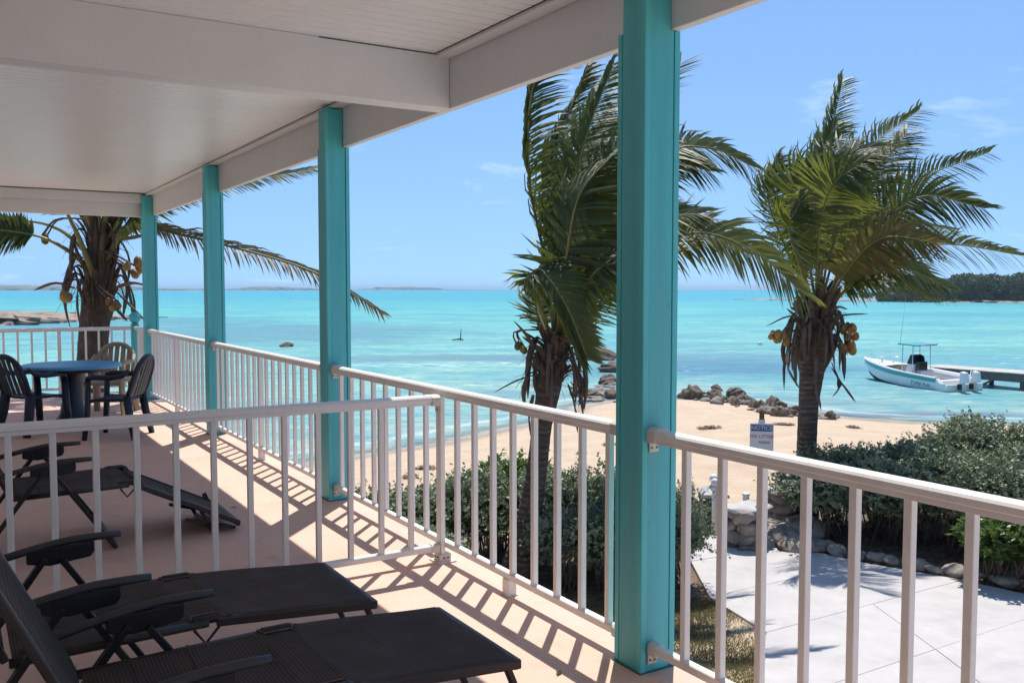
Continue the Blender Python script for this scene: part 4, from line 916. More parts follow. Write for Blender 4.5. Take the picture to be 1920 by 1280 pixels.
# --- palm on the left beyond the end railing
DL = 15.0
pb = at_d(160, 1075, DL); pb.z = gh(pb.x, pb.y)
pc = at_d(186, 440, DL)
tp = [pb, at_d(165, 900, DL), at_d(170, 740, DL), at_d(175, 640, DL), at_d(182, 560, DL), at_d(186, 490, DL), pc]
PL = palm('coconut palm on the left behind the end railing, with coconuts hanging', pb, [Vector(p) for p in tp], [.32, .25, .23, .23, .23, .20, .16], pc.z + .1, 7, skirt=(12, 1.1, .11), nsp=14, bark='trunk_shaggy')
o = PL.location
left_fronds = [
    ([(205, 470, 0), (262, 425, .2), (330, 438, .3), (480, 475, .2), (600, 515, 0), (714, 583, -.2)], dict(leaf=.40, wind=.10, droop=.75, n=90, m='frond_dry', t0=.22, spread=.45, width=.036)),
    ([(200, 450, 0), (290, 390, .4), (430, 345, .7), (588, 316, .9)], dict(leaf=.38, wind=.35, droop=.35  , n=110)),
    ([(165, 500, 0), (120, 465, -.3), (60, 440, -.5), (-60, 425, -.6)], dict(leaf=.38, wind=.15, droop=.55, t0=.66, thick=.05)),
    ([(160, 470, 0), (110, 430, .4), (40, 415, .6), (-90, 430, .8)], dict(leaf=.34, roll=.25, wind=.15, droop=.60, t0=.66)),
    ([(178, 450, 0), (130, 370, .2), (60, 300, .4), (-60, 270, .5)], dict(leaf=.36, t0=.6, roll=.2, wind=.3, droop=.4, thick=.045)),
    ([(192, 500, 0), (225, 440, -.3), (262, 400, -.5), (330, 330, -.6)], dict(leaf=.75, wind=.3, droop=.3, thick=.055, t0=.4)),
    ([(176, 520, -.2), (150, 450, -.5), (120, 385, -.7), (75, 260, -.8)], dict(leaf=.45, wind=.3, droop=.2, thick=.06, t0=.6)),
    ([(182, 450, 0), (150, 360, -.6), (120, 230, -.8), (60, 150, -1.0)], dict(leaf=.55, t0=.5, wind=.4, droop=.3, thick=.05)),
    ([(186, 450, 0), (185, 330, .4), (200, 200, .8), (260, 90, 1.2)], dict(leaf=.8, wind=.45, droop=.2, thick=.05)),
    ([(190, 450, 0), (215, 330, -.7), (270, 200, -.9), (380, 130, -1.1)], dict(leaf=.8, wind=.4, droop=.4, thick=.05)),
    ([(192, 450, 0), (225, 350, .8), (300, 260, 1.5), (420, 230, 2.1)], dict(leaf=.8, wind=.4, droop=.4, thick=.045)),
    ([(184, 450, 0), (175, 340, -.4), (170, 230, -.9), (185, 150, -1.1)], dict(leaf=.55, t0=.5, wind=.35, droop=.55, thick=.05)),
    ([(190, 450, 0), (205, 350, -.4), (235, 240, -.8), (290, 170, -1.0)], dict(leaf=.85, wind=.35, droop=.55, thick=.05)),
    ([(178, 450, 0), (140, 350, -.4), (90, 220, -.8), (20, 150, -1.0)], dict(leaf=.45, t0=.6, wind=.35, droop=.55, thick=.05)),
    ([(196, 450, 0), (250, 380, -.4), (330, 300, -.4), (430, 300, -.6)], dict(leaf=.5, wind=.35, droop=.55, thick=.045)),
]
for k, (pts, kw) in enumerate(left_fronds): frond(PL, o, F3(DL, pts), seed=300 + k, **kw)
coconuts(PL, o, at_d(252, 500, DL - .2), 6, 6, 'coconut', .085, .16)
coconuts(PL, o, at_d(128, 555, DL - .4), 3, 7, 'coconut', .09, .08)
coconuts(PL, o, at_d(92, 440, DL - .2), 2, 8, 'coconut_green', .075, .10)
coconuts(PL, o, at_d(214, 565, DL - .4), 3, 9, 'coconut', .085, .09)
for a, b_, c_ in (((140, 540), (105, 530), (62, 545)), ((215, 540), (250, 530), (285, 538)), ((220, 548), (245, 572), (280, 608)), ((225, 450), (250, 445), (282, 438)), ((215, 575), (230, 592), (240, 602))):
    blade(PL, [at_d(*a, DL - .3) - o, at_d(*b_, DL - .5) - o, at_d(*c_, DL - .55) - o], .085, 'spathe', 'dry_spathe')

# ------------------------------------------------------------------ shrubs
def shrub_mesh(seed, h, rad, nshoot, leaf_len, leaf_w, nleaf, core_lo=.28, upright=.5):
    r = np.random.default_rng(seed)
    nb = 9; ba = r.uniform(0, 2 * pi, nb); br = r.uniform(.2, .62, nb) * rad
    bc = np.stack([br * np.cos(ba), br * np.sin(ba), h * (core_lo + (1 - core_lo) * r.uniform(.35, .68, nb))], 1); bs = r.uniform(.42, .60, nb) * rad
    bc[0] = (0, 0, h * .58); bs[0] = .62 * rad
    top = (bc[:, 2] + bs * .85).max(); bc[:, 2] *= h / max(top, .1) * 1.0
    k = r.choice(nb, nshoot, p=bs ** 2 / np.sum(bs ** 2))
    d = r.normal(size=(nshoot, 3)); d /= np.linalg.norm(d, axis=1)[:, None]
    P = bc[k] + d * (bs[k] * r.uniform(.45, 1.0, nshoot))[:, None] * np.array([1, 1, .85])
    P[:, 2] = np.maximum(P[:, 2], h * core_lo * r.uniform(.7, 1.3, nshoot))
    dr = d * .75 + np.array([0, 0, upright]) + r.normal(size=(nshoot, 3)) * .28; dr /= np.linalg.norm(dr, axis=1)[:, None]
    sl = r.uniform(.08, .24, nshoot) * np.where(r.random(nshoot) < .10, 2.0, 1.0)
    s = np.tile(np.linspace(.1, 1, nleaf), nshoot); sh = np.repeat(np.arange(nshoot), nleaf)
    B = P[sh] + dr[sh] * (sl[sh] * s)[:, None]
    a = r.normal(size=(len(sh), 3)); a -= dr[sh] * np.sum(a * dr[sh], 1)[:, None]; a /= np.linalg.norm(a, axis=1)[:, None]
    ld = a * .8 + dr[sh] * r.uniform(.3, .9, len(sh))[:, None]; ld /= np.linalg.norm(ld, axis=1)[:, None]
    wd = np.cross(ld, r.normal(size=(len(sh), 3)) * .5 + dr[sh]); wd /= np.linalg.norm(wd, axis=1)[:, None] + 1e-9
    L_ = (leaf_len * r.uniform(.5, 1.45, len(sh)))[:, None]; w_ = L_ * leaf_w
    V = np.stack([B, B + ld * L_ * .5 - wd * w_, B + ld * L_, B + ld * L_ * .5 + wd * w_], 1).reshape(-1, 3)
    F = np.arange(len(V)).reshape(-1, 4)
    st = MB(); rr_ = random.Random(seed)
    for i in range(nb):
        for _ in range(2):
            a_ = rr_.uniform(0, 6.28); q = (rad * .25 * cos(a_), rad * .25 * sin(a_), -.08)
            m_ = Vector(q).lerp(Vector(bc[i]), .5) + Vector((rr_.uniform(-.1, .1), rr_.uniform(-.1, .1), 0))
            st.tube([q, m_, Vector(bc[i]) + Vector((0, 0, bs[i] * .3))], [.020, .014, .006], 5)
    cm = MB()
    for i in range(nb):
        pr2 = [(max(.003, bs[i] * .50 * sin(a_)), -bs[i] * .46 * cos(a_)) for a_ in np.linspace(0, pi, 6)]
        cm.lathe(pr2, c=tuple(bc[i]), n=8, cap=False)  # solid dark green blob filling the inside of each leaf clump
    return (V, F), st, cm
SHV = []
for k in range(5):
    (V, F), st, cm = shrub_mesh(40 + k, 1.75, .92, 1050, .058, .30, 13)
    SHV.append((mesh_np('foliage', V, F, 'shrub_grey'), st.mesh('stems', 'twig', True), cm.mesh('inner_core', 'shrub_core', True)))
GRV = []
for k in range(2):
    (V, F), st, cm = shrub_mesh(60 + k, 1.75, .70, 420, .13, .22, 12, upright=.8)
    GRV.append((mesh_np('foliage', V, F, 'shrub_green'), st.mesh('stems', 'twig', True), cm.mesh('inner_core', 'shrub_core', True)))
def shrub(spot, label, group, i, variants, rad=1.0):
    p = at_d(*spot); g = gh(p.x, p.y); h = max(.7, p.z - g) * 1.07
    t = thing('shrub', (p.x, p.y, g), label, 'shrub', group, random.uniform(0, 6.28))
    for nm, me_ in zip(('foliage', 'stems', 'inner_core'), variants[i % len(variants)]):
        o_ = link(nm, me_, t); o_.scale = (rad, rad, h / 1.75)
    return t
ORD = ['first', 'second', 'third', 'fourth', 'fifth', 'sixth', 'seventh', 'eighth', 'ninth', 'tenth']
for i, s in enumerate(LEFT_HEDGE):
    if i < 9: lb = 'grey-green shrub, back row of hedge below long railing, %s from the left' % ORD[i]
    elif i == 9: lb = 'grey-green shrub showing just right of the nearest column, beside the white post'
    else: lb = 'shaded grey-green shrub, front row of hedge below long railing, %s from left' % ORD[i - 10]
    shrub(s, lb, 'grey-green hedge shrubs below the railing', i, SHV, 1.0 if i < 8 else (.75 if i < 10 else .85))
RL = ['end shrub of the right hedge, beside the palm trunk', 'front-left shrub of the right hedge, just right of the palm trunk', 'shrub in the middle back row of the right hedge, %s from the palm', '', '',
      'tallest grey-green shrub, at the beach-side top of the right hedge', 'broad crest shrub of the right hedge with the beach behind it', 'grey-green shrub below the crest at the right picture edge', 'grey-green shrub of the right hedge cut off by the right picture edge, far row']
for i, s in enumerate(RIGHT_HEDGE):
    if i in (2, 3, 4): lb = RL[2] % ORD[i - 2]
    elif i < 9: lb = RL[i]
    elif i < 15: lb = 'grey-green shrub in the second row of the right hedge, %s from the left' % ORD[i - 9]
    else: lb = 'grey-green shrub nearest the path at the right of the hedge, %s from the left' % ORD[i - 15]
    shrub(s, lb, 'grey-green shrubs of the right hedge', i + 2, SHV, 1.08)
for i, (s, lb) in enumerate((((1862, 985, 14.5), 'bright green leafy plant at the foot of the right hedge, left one'), ((1925, 975, 14.2), 'bright green leafy plant at the foot of the right hedge, right one'),
                             ((935, 880, 16.6), 'bright green broad-leaved plant at the hedge top left of the middle palm trunk'), ((985, 878, 16.8), 'bright green broad-leaved plant right against the middle palm trunk'))):
    shrub(s, lb, 'bright green plants', i, GRV, .9)

# ------------------------------------------------------------------ path of concrete slabs
PATH = struct(MB().add([(3, -8, GZ - .022), (15, -8, GZ - .022), (14.2, 4.6, GZ - .022), (13.8, 7, GZ - .022), (12.5, 12.2, GZ - .022), (11.5, 12.8, GZ - .022), (9.3, 8.6, GZ - .022), (7.5, 7.0, GZ - .022), (3.1, 4.6, GZ - .022)], [tuple(range(9))])  .build('path', 'concrete_joint'), 'pale concrete path from the house to the beach')
ST = [((11.4, 12.9), (12.55, 12.3), 1), ((10.6, 11.5), (12.75, 11.3), 1), ((9.6, 10.0), (13.05, 9.9), 1), ((9.25, 8.55), (13.6, 8.5), 1), ((7.4, 7.0), (13.9, 7.0), 2), ((4.0, 4.2), (14.3, 4.2), 2), ((3.0, 0.5), (14.6, 0.5), 3), ((3.0, -3), (15, -3), 3), ((3.0, -8), (15, -8), 4)]
for (l0, r0, n0), (l1, r1, n1_) in zip(ST[:-1], ST[1:]):
    n_ = n1_; L0, R0, L1, R1 = map(lambda q: Vector((*q, 0)), (l0, r0, l1, r1))
    for k in range(n_):
        q = [L0.lerp(R0, k / n_), L0.lerp(R0, (k + 1) / n_), L1.lerp(R1, (k + 1) / n_), L1.lerp(R1, k / n_)]
        cen = sum(q, Vector()) / 4; q = [p + (cen - p).normalized() * .006 for p in q]
        zt = GZ + random.uniform(-.003, .003)
        MB().add([(p.x, p.y, GZ - .06) for p in q] + [(p.x, p.y, zt) for p in q], [(0, 1, 2, 3), (7, 6, 5, 4), (0, 4, 5, 1), (1, 5, 6, 2), (2, 6, 7, 3), (3, 7, 4, 0)]).build('slab', 'concrete_slab', PATH, bevel=.008)
# fix winding of slabs is left to the renderer (closed boxes)

# grass patches
def grass(name, poly, n, h, seed, label):
    r = np.random.default_rng(seed); pts = []
    P = np.array(poly); lo, hi = P.min(0), P.max(0)
    def inside(x, y):
        c_ = False; j = len(P) - 1
        for i in range(len(P)):
            if (P[i, 1] > y) != (P[j, 1] > y) and x < (P[j, 0] - P[i, 0]) * (y - P[i, 1]) / (P[j, 1] - P[i, 1]) + P[i, 0]: c_ = not c_
            j = i
        return c_
    while len(pts) < n:
        x, y = r.uniform(lo[0], hi[0]), r.uniform(lo[1], hi[1])
        if inside(x, y) and math.sin(x * 3.1 + 1) + math.sin(y * 2.7) + r.normal() * .8 > -.9: pts.append((x, y))
    B = np.array(pts); z = ground_h(B[:, 0], B[:, 1]); z = np.maximum(z, GZ - .05)
    B = np.concatenate([B, z[:, None]], 1); a = r.uniform(0, 2 * pi, n); hh = h * r.uniform(.5, 1.3, n)
    s = np.stack([np.cos(a), np.sin(a), np.zeros(n)], 1); ln = np.stack([r.normal(size=n) * .5, r.normal(size=n) * .5, np.ones(n)], 1) * hh[:, None]
    w = .006
    V = np.stack([B - s * w, B + s * w, B + ln * .6 + s * w * .7, B + ln + s * .0], 1).reshape(-1, 3)
    return tag(link(name, mesh_np(name, V, np.arange(4 * n).reshape(n, 4), 'grass_blade')), label, 'grass', kind='stuff')
grass('grass', [(7.2, 6.9), (9.25, 8.6), (9.6, 10.1), (8.6, 11.2), (6.0, 9.6), (4.6, 6.2)], 34000, .045, 3, 'patchy dry grass between the path and the left hedge')
grass('grass', [(3.0, 4.8), (5.0, 6.2), (6.0, 9.6), (4.4, 12.0), (2.8, 9.0)], 14000, .045, 4, 'thin grass under the deck edge')
# leaf litter and twigs under the hedges
r = np.random.default_rng(9); n = 6000; idx = r.integers(0, len(hx), n); LXY = hx[idx] + r.normal(size=(n, 2)) * .9
ok = ~((LXY[:, 0] > 9.5) & (LXY[:, 0] < 12.6) & (LXY[:, 1] < 12.5)); LXY = LXY[ok]; n = len(LXY)
B = np.concatenate([LXY, (ground_h(LXY[:, 0], LXY[:, 1]) + .012)[:, None]], 1); a = r.uniform(0, 6.28, n); u = np.stack([np.cos(a), np.sin(a), r.normal(size=n) * .25], 1); v = np.stack([-np.sin(a), np.cos(a), r.normal(size=n) * .25], 1)
s = r.uniform(.02, .05, n)[:, None]
tag(link('leaf_litter', mesh_np('leaf_litter', np.stack([B - u * s, B - v * s * .4, B + u * s, B + v * s * .4], 1).reshape(-1, 3), np.arange(4 * n).reshape(n, 4), 'spathe')), 'dry leaf litter under the hedges', 'leaf litter', kind='stuff')

# ------------------------------------------------------------------ rocks
def rock_mesh(seed, flat=.6, m='rock_grey', sub=3, rough=.28):
    bm = bmesh.new(); bmesh.ops.create_icosphere(bm, subdivisions=sub, radius=1.0); r = np.random.default_rng(seed)
    dirs = r.normal(size=(9, 3)); dirs /= np.linalg.norm(dirs, axis=1)[:, None]; offs = r.uniform(.55, .9, 9); ph = r.uniform(0, 6, (4, 3)); fr = r.uniform(1.5, 5, (4, 3))
    for v in bm.verts:
        p = np.array(v.co); s_ = 1.0
        for d, o_ in zip(dirs, offs):
            q = p @ d
            if q > o_: p = p - d * (q - o_) * .85
        nn = sum(math.sin(p @ fr[i] * 1.3 + ph[i, 0]) * math.cos(p @ fr[i][::-1] + ph[i, 1]) for i in range(4)) / 4
        p = p * (1 + rough * nn); p[2] *= flat; v.co = p
    me_ = bpy.data.meshes.new('rock'); bm.to_mesh(me_); bm.free(); me_.materials.append(MATS[m])
    if sub >= 3: me_.polygons.foreach_set('use_smooth', [True] * len(me_.polygons))
    return me_
RB = [rock_mesh(70 + k, .7, 'rock_brown', 4, .35) for k in range(3)]; RG = [rock_mesh(80 + k, .35, 'rock_grey', 3, .4) for k in range(5)]; RP = [rock_mesh(90 + k, .65, 'rock_pale', 3, .35) for k in range(4)]
RC = rock_mesh(99, .5, 'concrete_slab', 3, .3)
def rock(name, me_, loc, s, rz, label, cat='rock', group=None, tilt=0.0):
    o_ = link(name, me_); o_.location = loc; o_.scale = s; o_.rotation_euler = (tilt, tilt * .6, rz); return tag(o_, label, cat, group)
def rock_px(px, py, z=None, **k):
    p = at_z(px, py, SEA_Z if z is None else z); return p
big = [(1296, 742, (.75, .6, .85), 0, 'brown boulder on the sand touching the right edge of the nearest column'), (1380, 741, (.62, .55, .55), 1, 'dark rounded boulder at the waterline right of the nearest column'),
       (1118, 672, (2.2, 1.1, 1.0), 2, 'dark wave-washed rock shelf standing in the water left of the nearest column'), (1138, 716, (.9, .5, .7), 0, 'brown angular rock behind the middle palm, near the column'), (1098, 738, (1.0, .6, .40), 1, 'low brown rock heap right of the middle palm trunk'),
       (1146, 742, (.6, .5, .5), 2, 'small dark boulder against the left edge of the nearest column'), (1160, 694, (1.6, .8, .7), 1, 'dark rock in the shallows just left of the nearest column')]
for px, py, s, v, lb in big:
    p = at_z(px, py, SEA_Z + .1); rock('boulder', RB[v], (p.x, p.y, SEA_Z + s[2] * .18), s, random.uniform(0, 6), lb, 'boulder')
p = at_z(537, 650, SEA_Z); rock('boulder', RB[0], (p.x, p.y, SEA_Z + .1), (.65, .55, .55), .4, 'small dark rock standing alone in the sea between the third and second columns', 'boulder')
for i in range(110):
    u = random.random() ** 1.25; px = 1305 + 240 * u + random.gauss(0, 9); py = 748 + 38 * u + random.gauss(0, 7) - (6 if u < .4 else 0)
    if px < 1290: continue
    p = at_z(px, py, SEA_Z + .12); s_ = random.uniform(.10, .40) * (1.2 if random.random() < .25 else .8)
    rock('flat_rock', (RG + RB)[i % 8], (p.x, p.y, max(gh(p.x, p.y), SEA_Z) + .05), (s_ * 1.25, s_ * .9, s_ * random.uniform(.9, 1.9)), random.uniform(0, 6), 'flat grey rock slab in the rubble along the waterline', 'rock', 'flat rocks in the rubble at the water edge', random.uniform(-.25, .25))
for i in range(45):
    u = random.random(); px = 1082 + 75 * u + random.gauss(0, 5); py = 735 + random.gauss(0, 10)
    p = at_z(px, py, SEA_Z + .05); s_ = random.uniform(.12, .36)
    rock('flat_rock', RG[i % 5], (p.x, p.y, max(gh(p.x, p.y), SEA_Z) + .04), (s_ * 1.3, s_, s_ * .9), random.uniform(0, 6), 'small grey rock in the heap behind the middle palm trunk', 'rock', 'rock heap behind the middle palm')
# stones edging the path
edge_pts = [(12.55, 12.0), (12.9, 11.3), (13.12, 10.2), (13.45, 9.3), (13.75, 8.4), (14.0, 7.4), (14.3, 6.2)]
t_ = 0; E_ = np.array(edge_pts); cum = np.concatenate([[0], np.cumsum(np.linalg.norm(np.diff(E_, axis=0), axis=1))])
i = 0
while t_ < cum[-1]:
    s_ = random.uniform(.10, .20); x = np.interp(t_, cum, E_[:, 0]) + random.gauss(.08, .05); y = np.interp(t_, cum, E_[:, 1])
    rock('edging_stone', RP[i % 4], (x, y, GZ + .05), (s_ * 1.15, s_, s_), random.uniform(0, 6), 'rough stone edging the path below the right hedge', 'stone', 'stones edging the path', random.uniform(-.3, .3)); i += 1
    t_ += s_ * 1.75
# stacked stone pillars of the beach gate
def pillar(px, py, label, w, h):
    p = at_z(px, py, GZ); t = thing('stone_pillar', (p.x, p.y, gh(p.x, p.y)), label, 'stone wall'); k = 0
    z = 0
    while z < h:
        hh = random.uniform(.16, .26)
        for sx in (-.5, .5):
            for sy in (-.5, .5):
                o_ = link('stone', RP[k % 4], t); o_.location = (sx * w * .62 + random.gauss(0, .03), sy * w * .62 + random.gauss(0, .03), z + hh * .5)
                o_.scale = (w * random.uniform(.36, .54), w * random.uniform(.36, .5), hh * random.uniform(.9, 1.3)); o_.rotation_euler = (random.uniform(-.3, .3), random.uniform(-.3, .3), random.uniform(0, 6)); k += 1
        z += hh * .92
    for sx in (-.4, .4):
        o_ = link('cap_stone', RC, t); o_.location = (sx * w, random.gauss(0, .04), z + .02); o_.scale = (w * .62, w * .85, .16); o_.rotation_euler = (random.uniform(-.08, .08), random.uniform(-.08, .08), random.uniform(0, 6))
    MB().box(-w * .35, w * .35, -w * .35, w * .35, -.1, z - .05).build('mortar_core', 'rock_grey', t)
pillar(1396, 1022, 'stacked stone wall end left of the sign post, sunlit on top', .44, .72)
pillar(1470, 985, 'stacked stone wall end between the sign and the palm trunk', .50, .75)
for k, (px, py, s_) in enumerate(((1452, 1005, .42), (1475, 1018, .36), (1500, 1005, .45), (1440, 1020, .25), (1490, 1030, .25), (1420, 1022, .22), (1530, 1030, .22))):
    p = at_z(px, py, GZ); rock('rock', RP[k % 4], (p.x, p.y, GZ + s_ * .25), (s_ * 1.1, s_, s_), random.uniform(0, 6), 'pale rock heaped between the sign post and the palm base', 'rock', 'pale rocks at the foot of the sign')

# seaweed wrack on the sand
def weed(px, py, w, label, seed):
    p = at_z(px, py, SEA_Z + .45); g = gh(p.x, p.y); p = at_z(px, py, g); r = np.random.default_rng(seed); n = int(700 * w)
    q = np.clip(r.normal(size=(n, 2)), -1.9, 1.9) * np.array([w * .5, .16]); c_, s_ = RT.x, RT.y
    X = p.x + q[:, 0] * c_ - q[:, 1] * -s_ * -1; Y = p.y + q[:, 0] * s_ + q[:, 1] * c_
    B = np.stack([X, Y, ground_h(X, Y) + r.uniform(.0, .07, n)], 1); u = r.normal(size=(n, 3)); u /= np.linalg.norm(u, axis=1)[:, None]; u[:, 2] *= .35
    v = np.cross(u, [0, 0, 1.0]); s = r.uniform(.04, .11, n)[:, None]
    tag(link('seaweed', mesh_np('seaweed', np.stack([B - u * s, B - v * s * .35, B + u * s, B + v * s * .35], 1).reshape(-1, 3), np.arange(4 * n).reshape(n, 4), 'seaweed')), label, 'seaweed', 'seaweed heaps on the sand')
for k, (px, py, w, lb) in enumerate(((1330, 803, .42, 'brown seaweed heap on the sand just right of the nearest column'), (1470, 797, .40, 'brown seaweed heap on the sand right of the sign top'), (955, 866, .45, 'brown seaweed heap left of the middle palm trunk'),
                                     (1142, 835, .22, 'small seaweed heap left of the nearest column'), (800, 878, .32, 'thin seaweed line on the sand seen through the long railing'), (1600, 801, .25, 'thin seaweed strip on the sand right of the palm trunk'), (770, 893, .2, 'small seaweed scrap nearest the left hedge'), (1090, 850, .14, 'tiny seaweed scrap on the sand right of the middle palm'))):
    weed(px, py, w, lb, 400 + k)

# ------------------------------------------------------------------ sign, white posts, bin
def text_part(parent, s, size, mtx, m, name='lettering'):
    cu = bpy.data.curves.new('txt', 'FONT'); cu.body = s; cu.size = size; cu.align_x = 'CENTER'; cu.align_y = 'CENTER'; cu.extrude = .002; cu.resolution_u = 2
    tmp = bpy.data.objects.new('txt', cu); col.objects.link(tmp); dg = bpy.context.evaluated_depsgraph_get(); me_ = bpy.data.meshes.new_from_object(tmp.evaluated_get(dg))
    bpy.data.objects.remove(tmp); me_.materials.clear(); me_.materials.append(MATS[m]); o_ = link(name, me_, parent); o_.matrix_local = mtx; return o_
p = at_z(1425, 997, GZ); sg = thing('beach_sign', (p.x, p.y, GZ - .05), 'white post with a blue-headed notice board by the beach path', 'sign', rotz=-radians(44))
MB().box(-.06, .06, -.045, .045, 0, 2.20).build('post', 'sign_white', sg, bevel=.006)
MB().box(-.045, .045, -.04, .04, 2.20, 2.34).build('post_top', 'post_wood', sg, bevel=.006)
MB().box(-.215, .215, -.075, -.046, 1.62, 2.13).build('board', 'sign_white', sg, bevel=.003)
MB().box(-.195, .195, -.079, -.0765, 1.985, 2.105).build('header_band', 'sign_blue', sg)
R90 = Matrix.Rotation(pi / 2, 4, 'X')
text_part(sg, 'NOTICE', .105, Matrix.Translation((0, -.081, 2.045)) @ R90, 'sign_white')
text_part(sg, 'NO LITTER', .088, Matrix.Translation((0, -.079, 1.885)) @ R90, 'sign_red')
text_part(sg, 'PLEASE', .066, Matrix.Translation((.05, -.079, 1.775)) @ R90, 'sign_ink')
def white_post(px, py, h, label, ball=True, w=.05):
    p = at_z(px, py, GZ); t = thing('garden_post', (p.x, p.y, gh(p.x, p.y)), label, 'post', 'white garden posts at the beach gate')
    MB().lathe([(w, 0), (w, h), (w * 1.25, h), (w * 1.25, h + .03), (w * .8, h + .05)], n=16).build('shaft', 'sign_white', t, smooth=False)
    if ball: MB().lathe([(max(.003, .075 * sin(a)), h + .13 - .075 * cos(a)) for a in np.linspace(.2, pi, 10)], n=14).build('ball', 'sign_white', t, smooth=True)
white_post(1339, 992, .92, 'white round post with a ball top in front of the black bin')
white_post(1398, 985, .72, 'plain white post stub left of the sign', False, .062)
white_post(1289, 985, .80, 'white post just right of the nearest column', True, .055)
p = at_z(1336, 985, GZ); bn = thing('garden_bin', (p.x + .25, p.y + .25, gh(p.x, p.y)), 'black bin with a grey peaked lid and ball knob behind the white post', 'bin', rotz=-.6)
MB().add([(-.20, -.20, 0), (.20, -.20, 0), (.20, .20, 0), (-.20, .20, 0), (-.24, -.24, .66), (.24, -.24, .66), (.24, .24, .66), (-.24, .24, .66)], [(0, 3, 2, 1), (4, 5, 6, 7), (0, 1, 5, 4), (1, 2, 6, 5), (2, 3, 7, 6), (3, 0, 4, 7)]).build('body', 'bin_black', bn, bevel=.02)
MB().add([(-.28, -.28, .66), (.28, -.28, .66), (.28, .28, .66), (-.28, .28, .66), (-.27, -.27, .72), (.27, -.27, .72), (.27, .27, .72), (-.27, .27, .72), (0, 0, .90)], [(0, 3, 2, 1), (0, 1, 5, 4), (1, 2, 6, 5), (2, 3, 7, 6), (3, 0, 4, 7), (4, 5, 8), (5, 6, 8), (6, 7, 8), (7, 4, 8)]).build('lid', 'bin_lid', bn, bevel=.008)
MB().lathe([(.03, .87), (.03, .90)] + [(max(.003, .085 * sin(a)), 1.0 - .085 * cos(a)) for a in np.linspace(.4, pi, 10)], n=14).build('knob', 'sign_white', bn, smooth=True)
p = at_z(1357, 982, GZ); op = thing('clay_pot', (p.x, p.y, gh(p.x, p.y)), 'orange clay pot low behind the white ball-topped post', 'pot')
MB().lathe([(.08, 0), (.13, .22), (.15, .24), (.15, .29), (.125, .29), (.11, .1), (.01, .08)], n=18).build('pot', 'clay_orange', op, smooth=True)
MB().lathe([(.10, .285), (.10, .33), (.02, .34)], n=12).build('soil', 'rock_brown', op)

# ------------------------------------------------------------------ jetty
JA = Vector((*at_z(1728, 686, -2.95)[:2], 0)); JB = Vector((*at_z(1920, 700, -2.95)[:2], 0)); JD = (JB - JA).normalized(); JL = (JB - JA).length + 18; JN = Vector((-JD.y, JD.x, 0))
if JN.dot(Vector((1, 1, 0))) < 0: JN = -JN
jt = thing('jetty', (JA.x, JA.y, SEA_Z), 'weathered jetty on piles behind the moored boat', 'jetty', rotz=atan2(JD.y, JD.x))
sgn = 1 if Vector((-JD.y, JD.x, 0)).dot(JN) > 0 else -1
n_ = int(JL / .42); pm_ = MB().box(0, .40, -.10 if sgn > 0 else -2.0, 2.0 if sgn > 0 else .10, .90, .95).mesh('plank', 'dock_top')
for k in range(n_):
    o_ = link('plank', pm_, jt); o_.location = (k * .42, 0, random.uniform(-.006, .006))
for y in (.05, 1.85): MB().box(0, JL, sgn * y - .06, sgn * y + .06, .44, .898).build('beam', 'dock_wood', jt)
k = 0; x = .6
while x < JL:
    for y in (.05, 1.85): MB().tube([(x, sgn * y, -1.8), (x, sgn * y, .44)], .14, 10).build('pile', 'dock_wood', jt, smooth=True)
    MB().bar((x, sgn * .05, -.1), (x + .9, sgn * .05, .42), .10, .10).build('brace', 'dock_wood', jt)
    x += 2.6

# ------------------------------------------------------------------ boat
BS = at_z(1808, 734, SEA_Z); BBW = at_z(1628, 708, SEA_Z); hd = Vector((BBW.x - BS.x, BBW.y - BS.y, 0)); ang_b = atan2(hd.y, hd.x); BLN = min(9.4, hd.length)
bt = thing('motor_boat', (BS.x, BS.y, SEA_Z), 'white centre-console motor boat with a teal stripe moored at the jetty', 'boat', rotz=ang_b)
bt.scale = (1, 1, 1.12)
bt.rotation_euler = (radians(-1.5), radians(-1.2), ang_b)
ns = 22; HV = []
def hull_section(q):
    x = BLN * q; beam = 1.22 * (1 - max(0, (q - .42) / .58) ** 2.3) + .015; sheer = .62 + .30 * q ** 1.8; keel = -.38 + .62 * max(0, (q - .78) / .22) ** 2; chine = -.06 + .30 * max(0, (q - .5) / .5) ** 2
    fl = .80 + .14 * (1 - q); rake = .55 * max(0, (q - .7) / .3)
    return x, beam, sheer, keel, chine, fl, rake
secs = [hull_section(i / (ns - 1)) for i in range(ns)]
def loft(cols, m, name, parent, mirror=True, thick=0):
    mb = MB(); k = len(cols[0])
    for s_ in ((1, -1) if mirror else (1,)):
        V = [(p[0], p[1] * s_, p[2]) for c_ in cols for p in c_]; F = [(i * k + j, (i + 1) * k + j, (i + 1) * k + j + 1, i * k + j + 1) for i in range(len(cols) - 1) for j in range(k - 1)]
        mb.add(V, F)
    o_ = mb.build(name, m, parent, smooth=True)
    if thick: so = o_.modifiers.new('t', 'SOLIDIFY'); so.thickness = thick; so.offset = 0
    return o_
def sp(s_, a):       # side point between chine (0) and sheer (1)
    x, beam, sheer, keel, chine, fl, rake = s_; return (x + rake * (a - .2), beam * (fl + (1 - fl) * a), chine + (sheer - chine) * a)
cut = lambda i, a: a
loft([[(s_[0] - .1 * s_[6], 0, s_[3]), (s_[0] - .05 * s_[6], s_[1] * .55, (s_[3] + s_[4]) / 2 - .03), sp(s_, 0), sp(s_, .06)] for s_ in secs], 'boat_bottom', 'bottom', bt)
hull = loft([[sp(s_, .06), sp(s_, .3), sp(s_, .68)] for s_ in secs], 'boat_white', 'hull', bt)
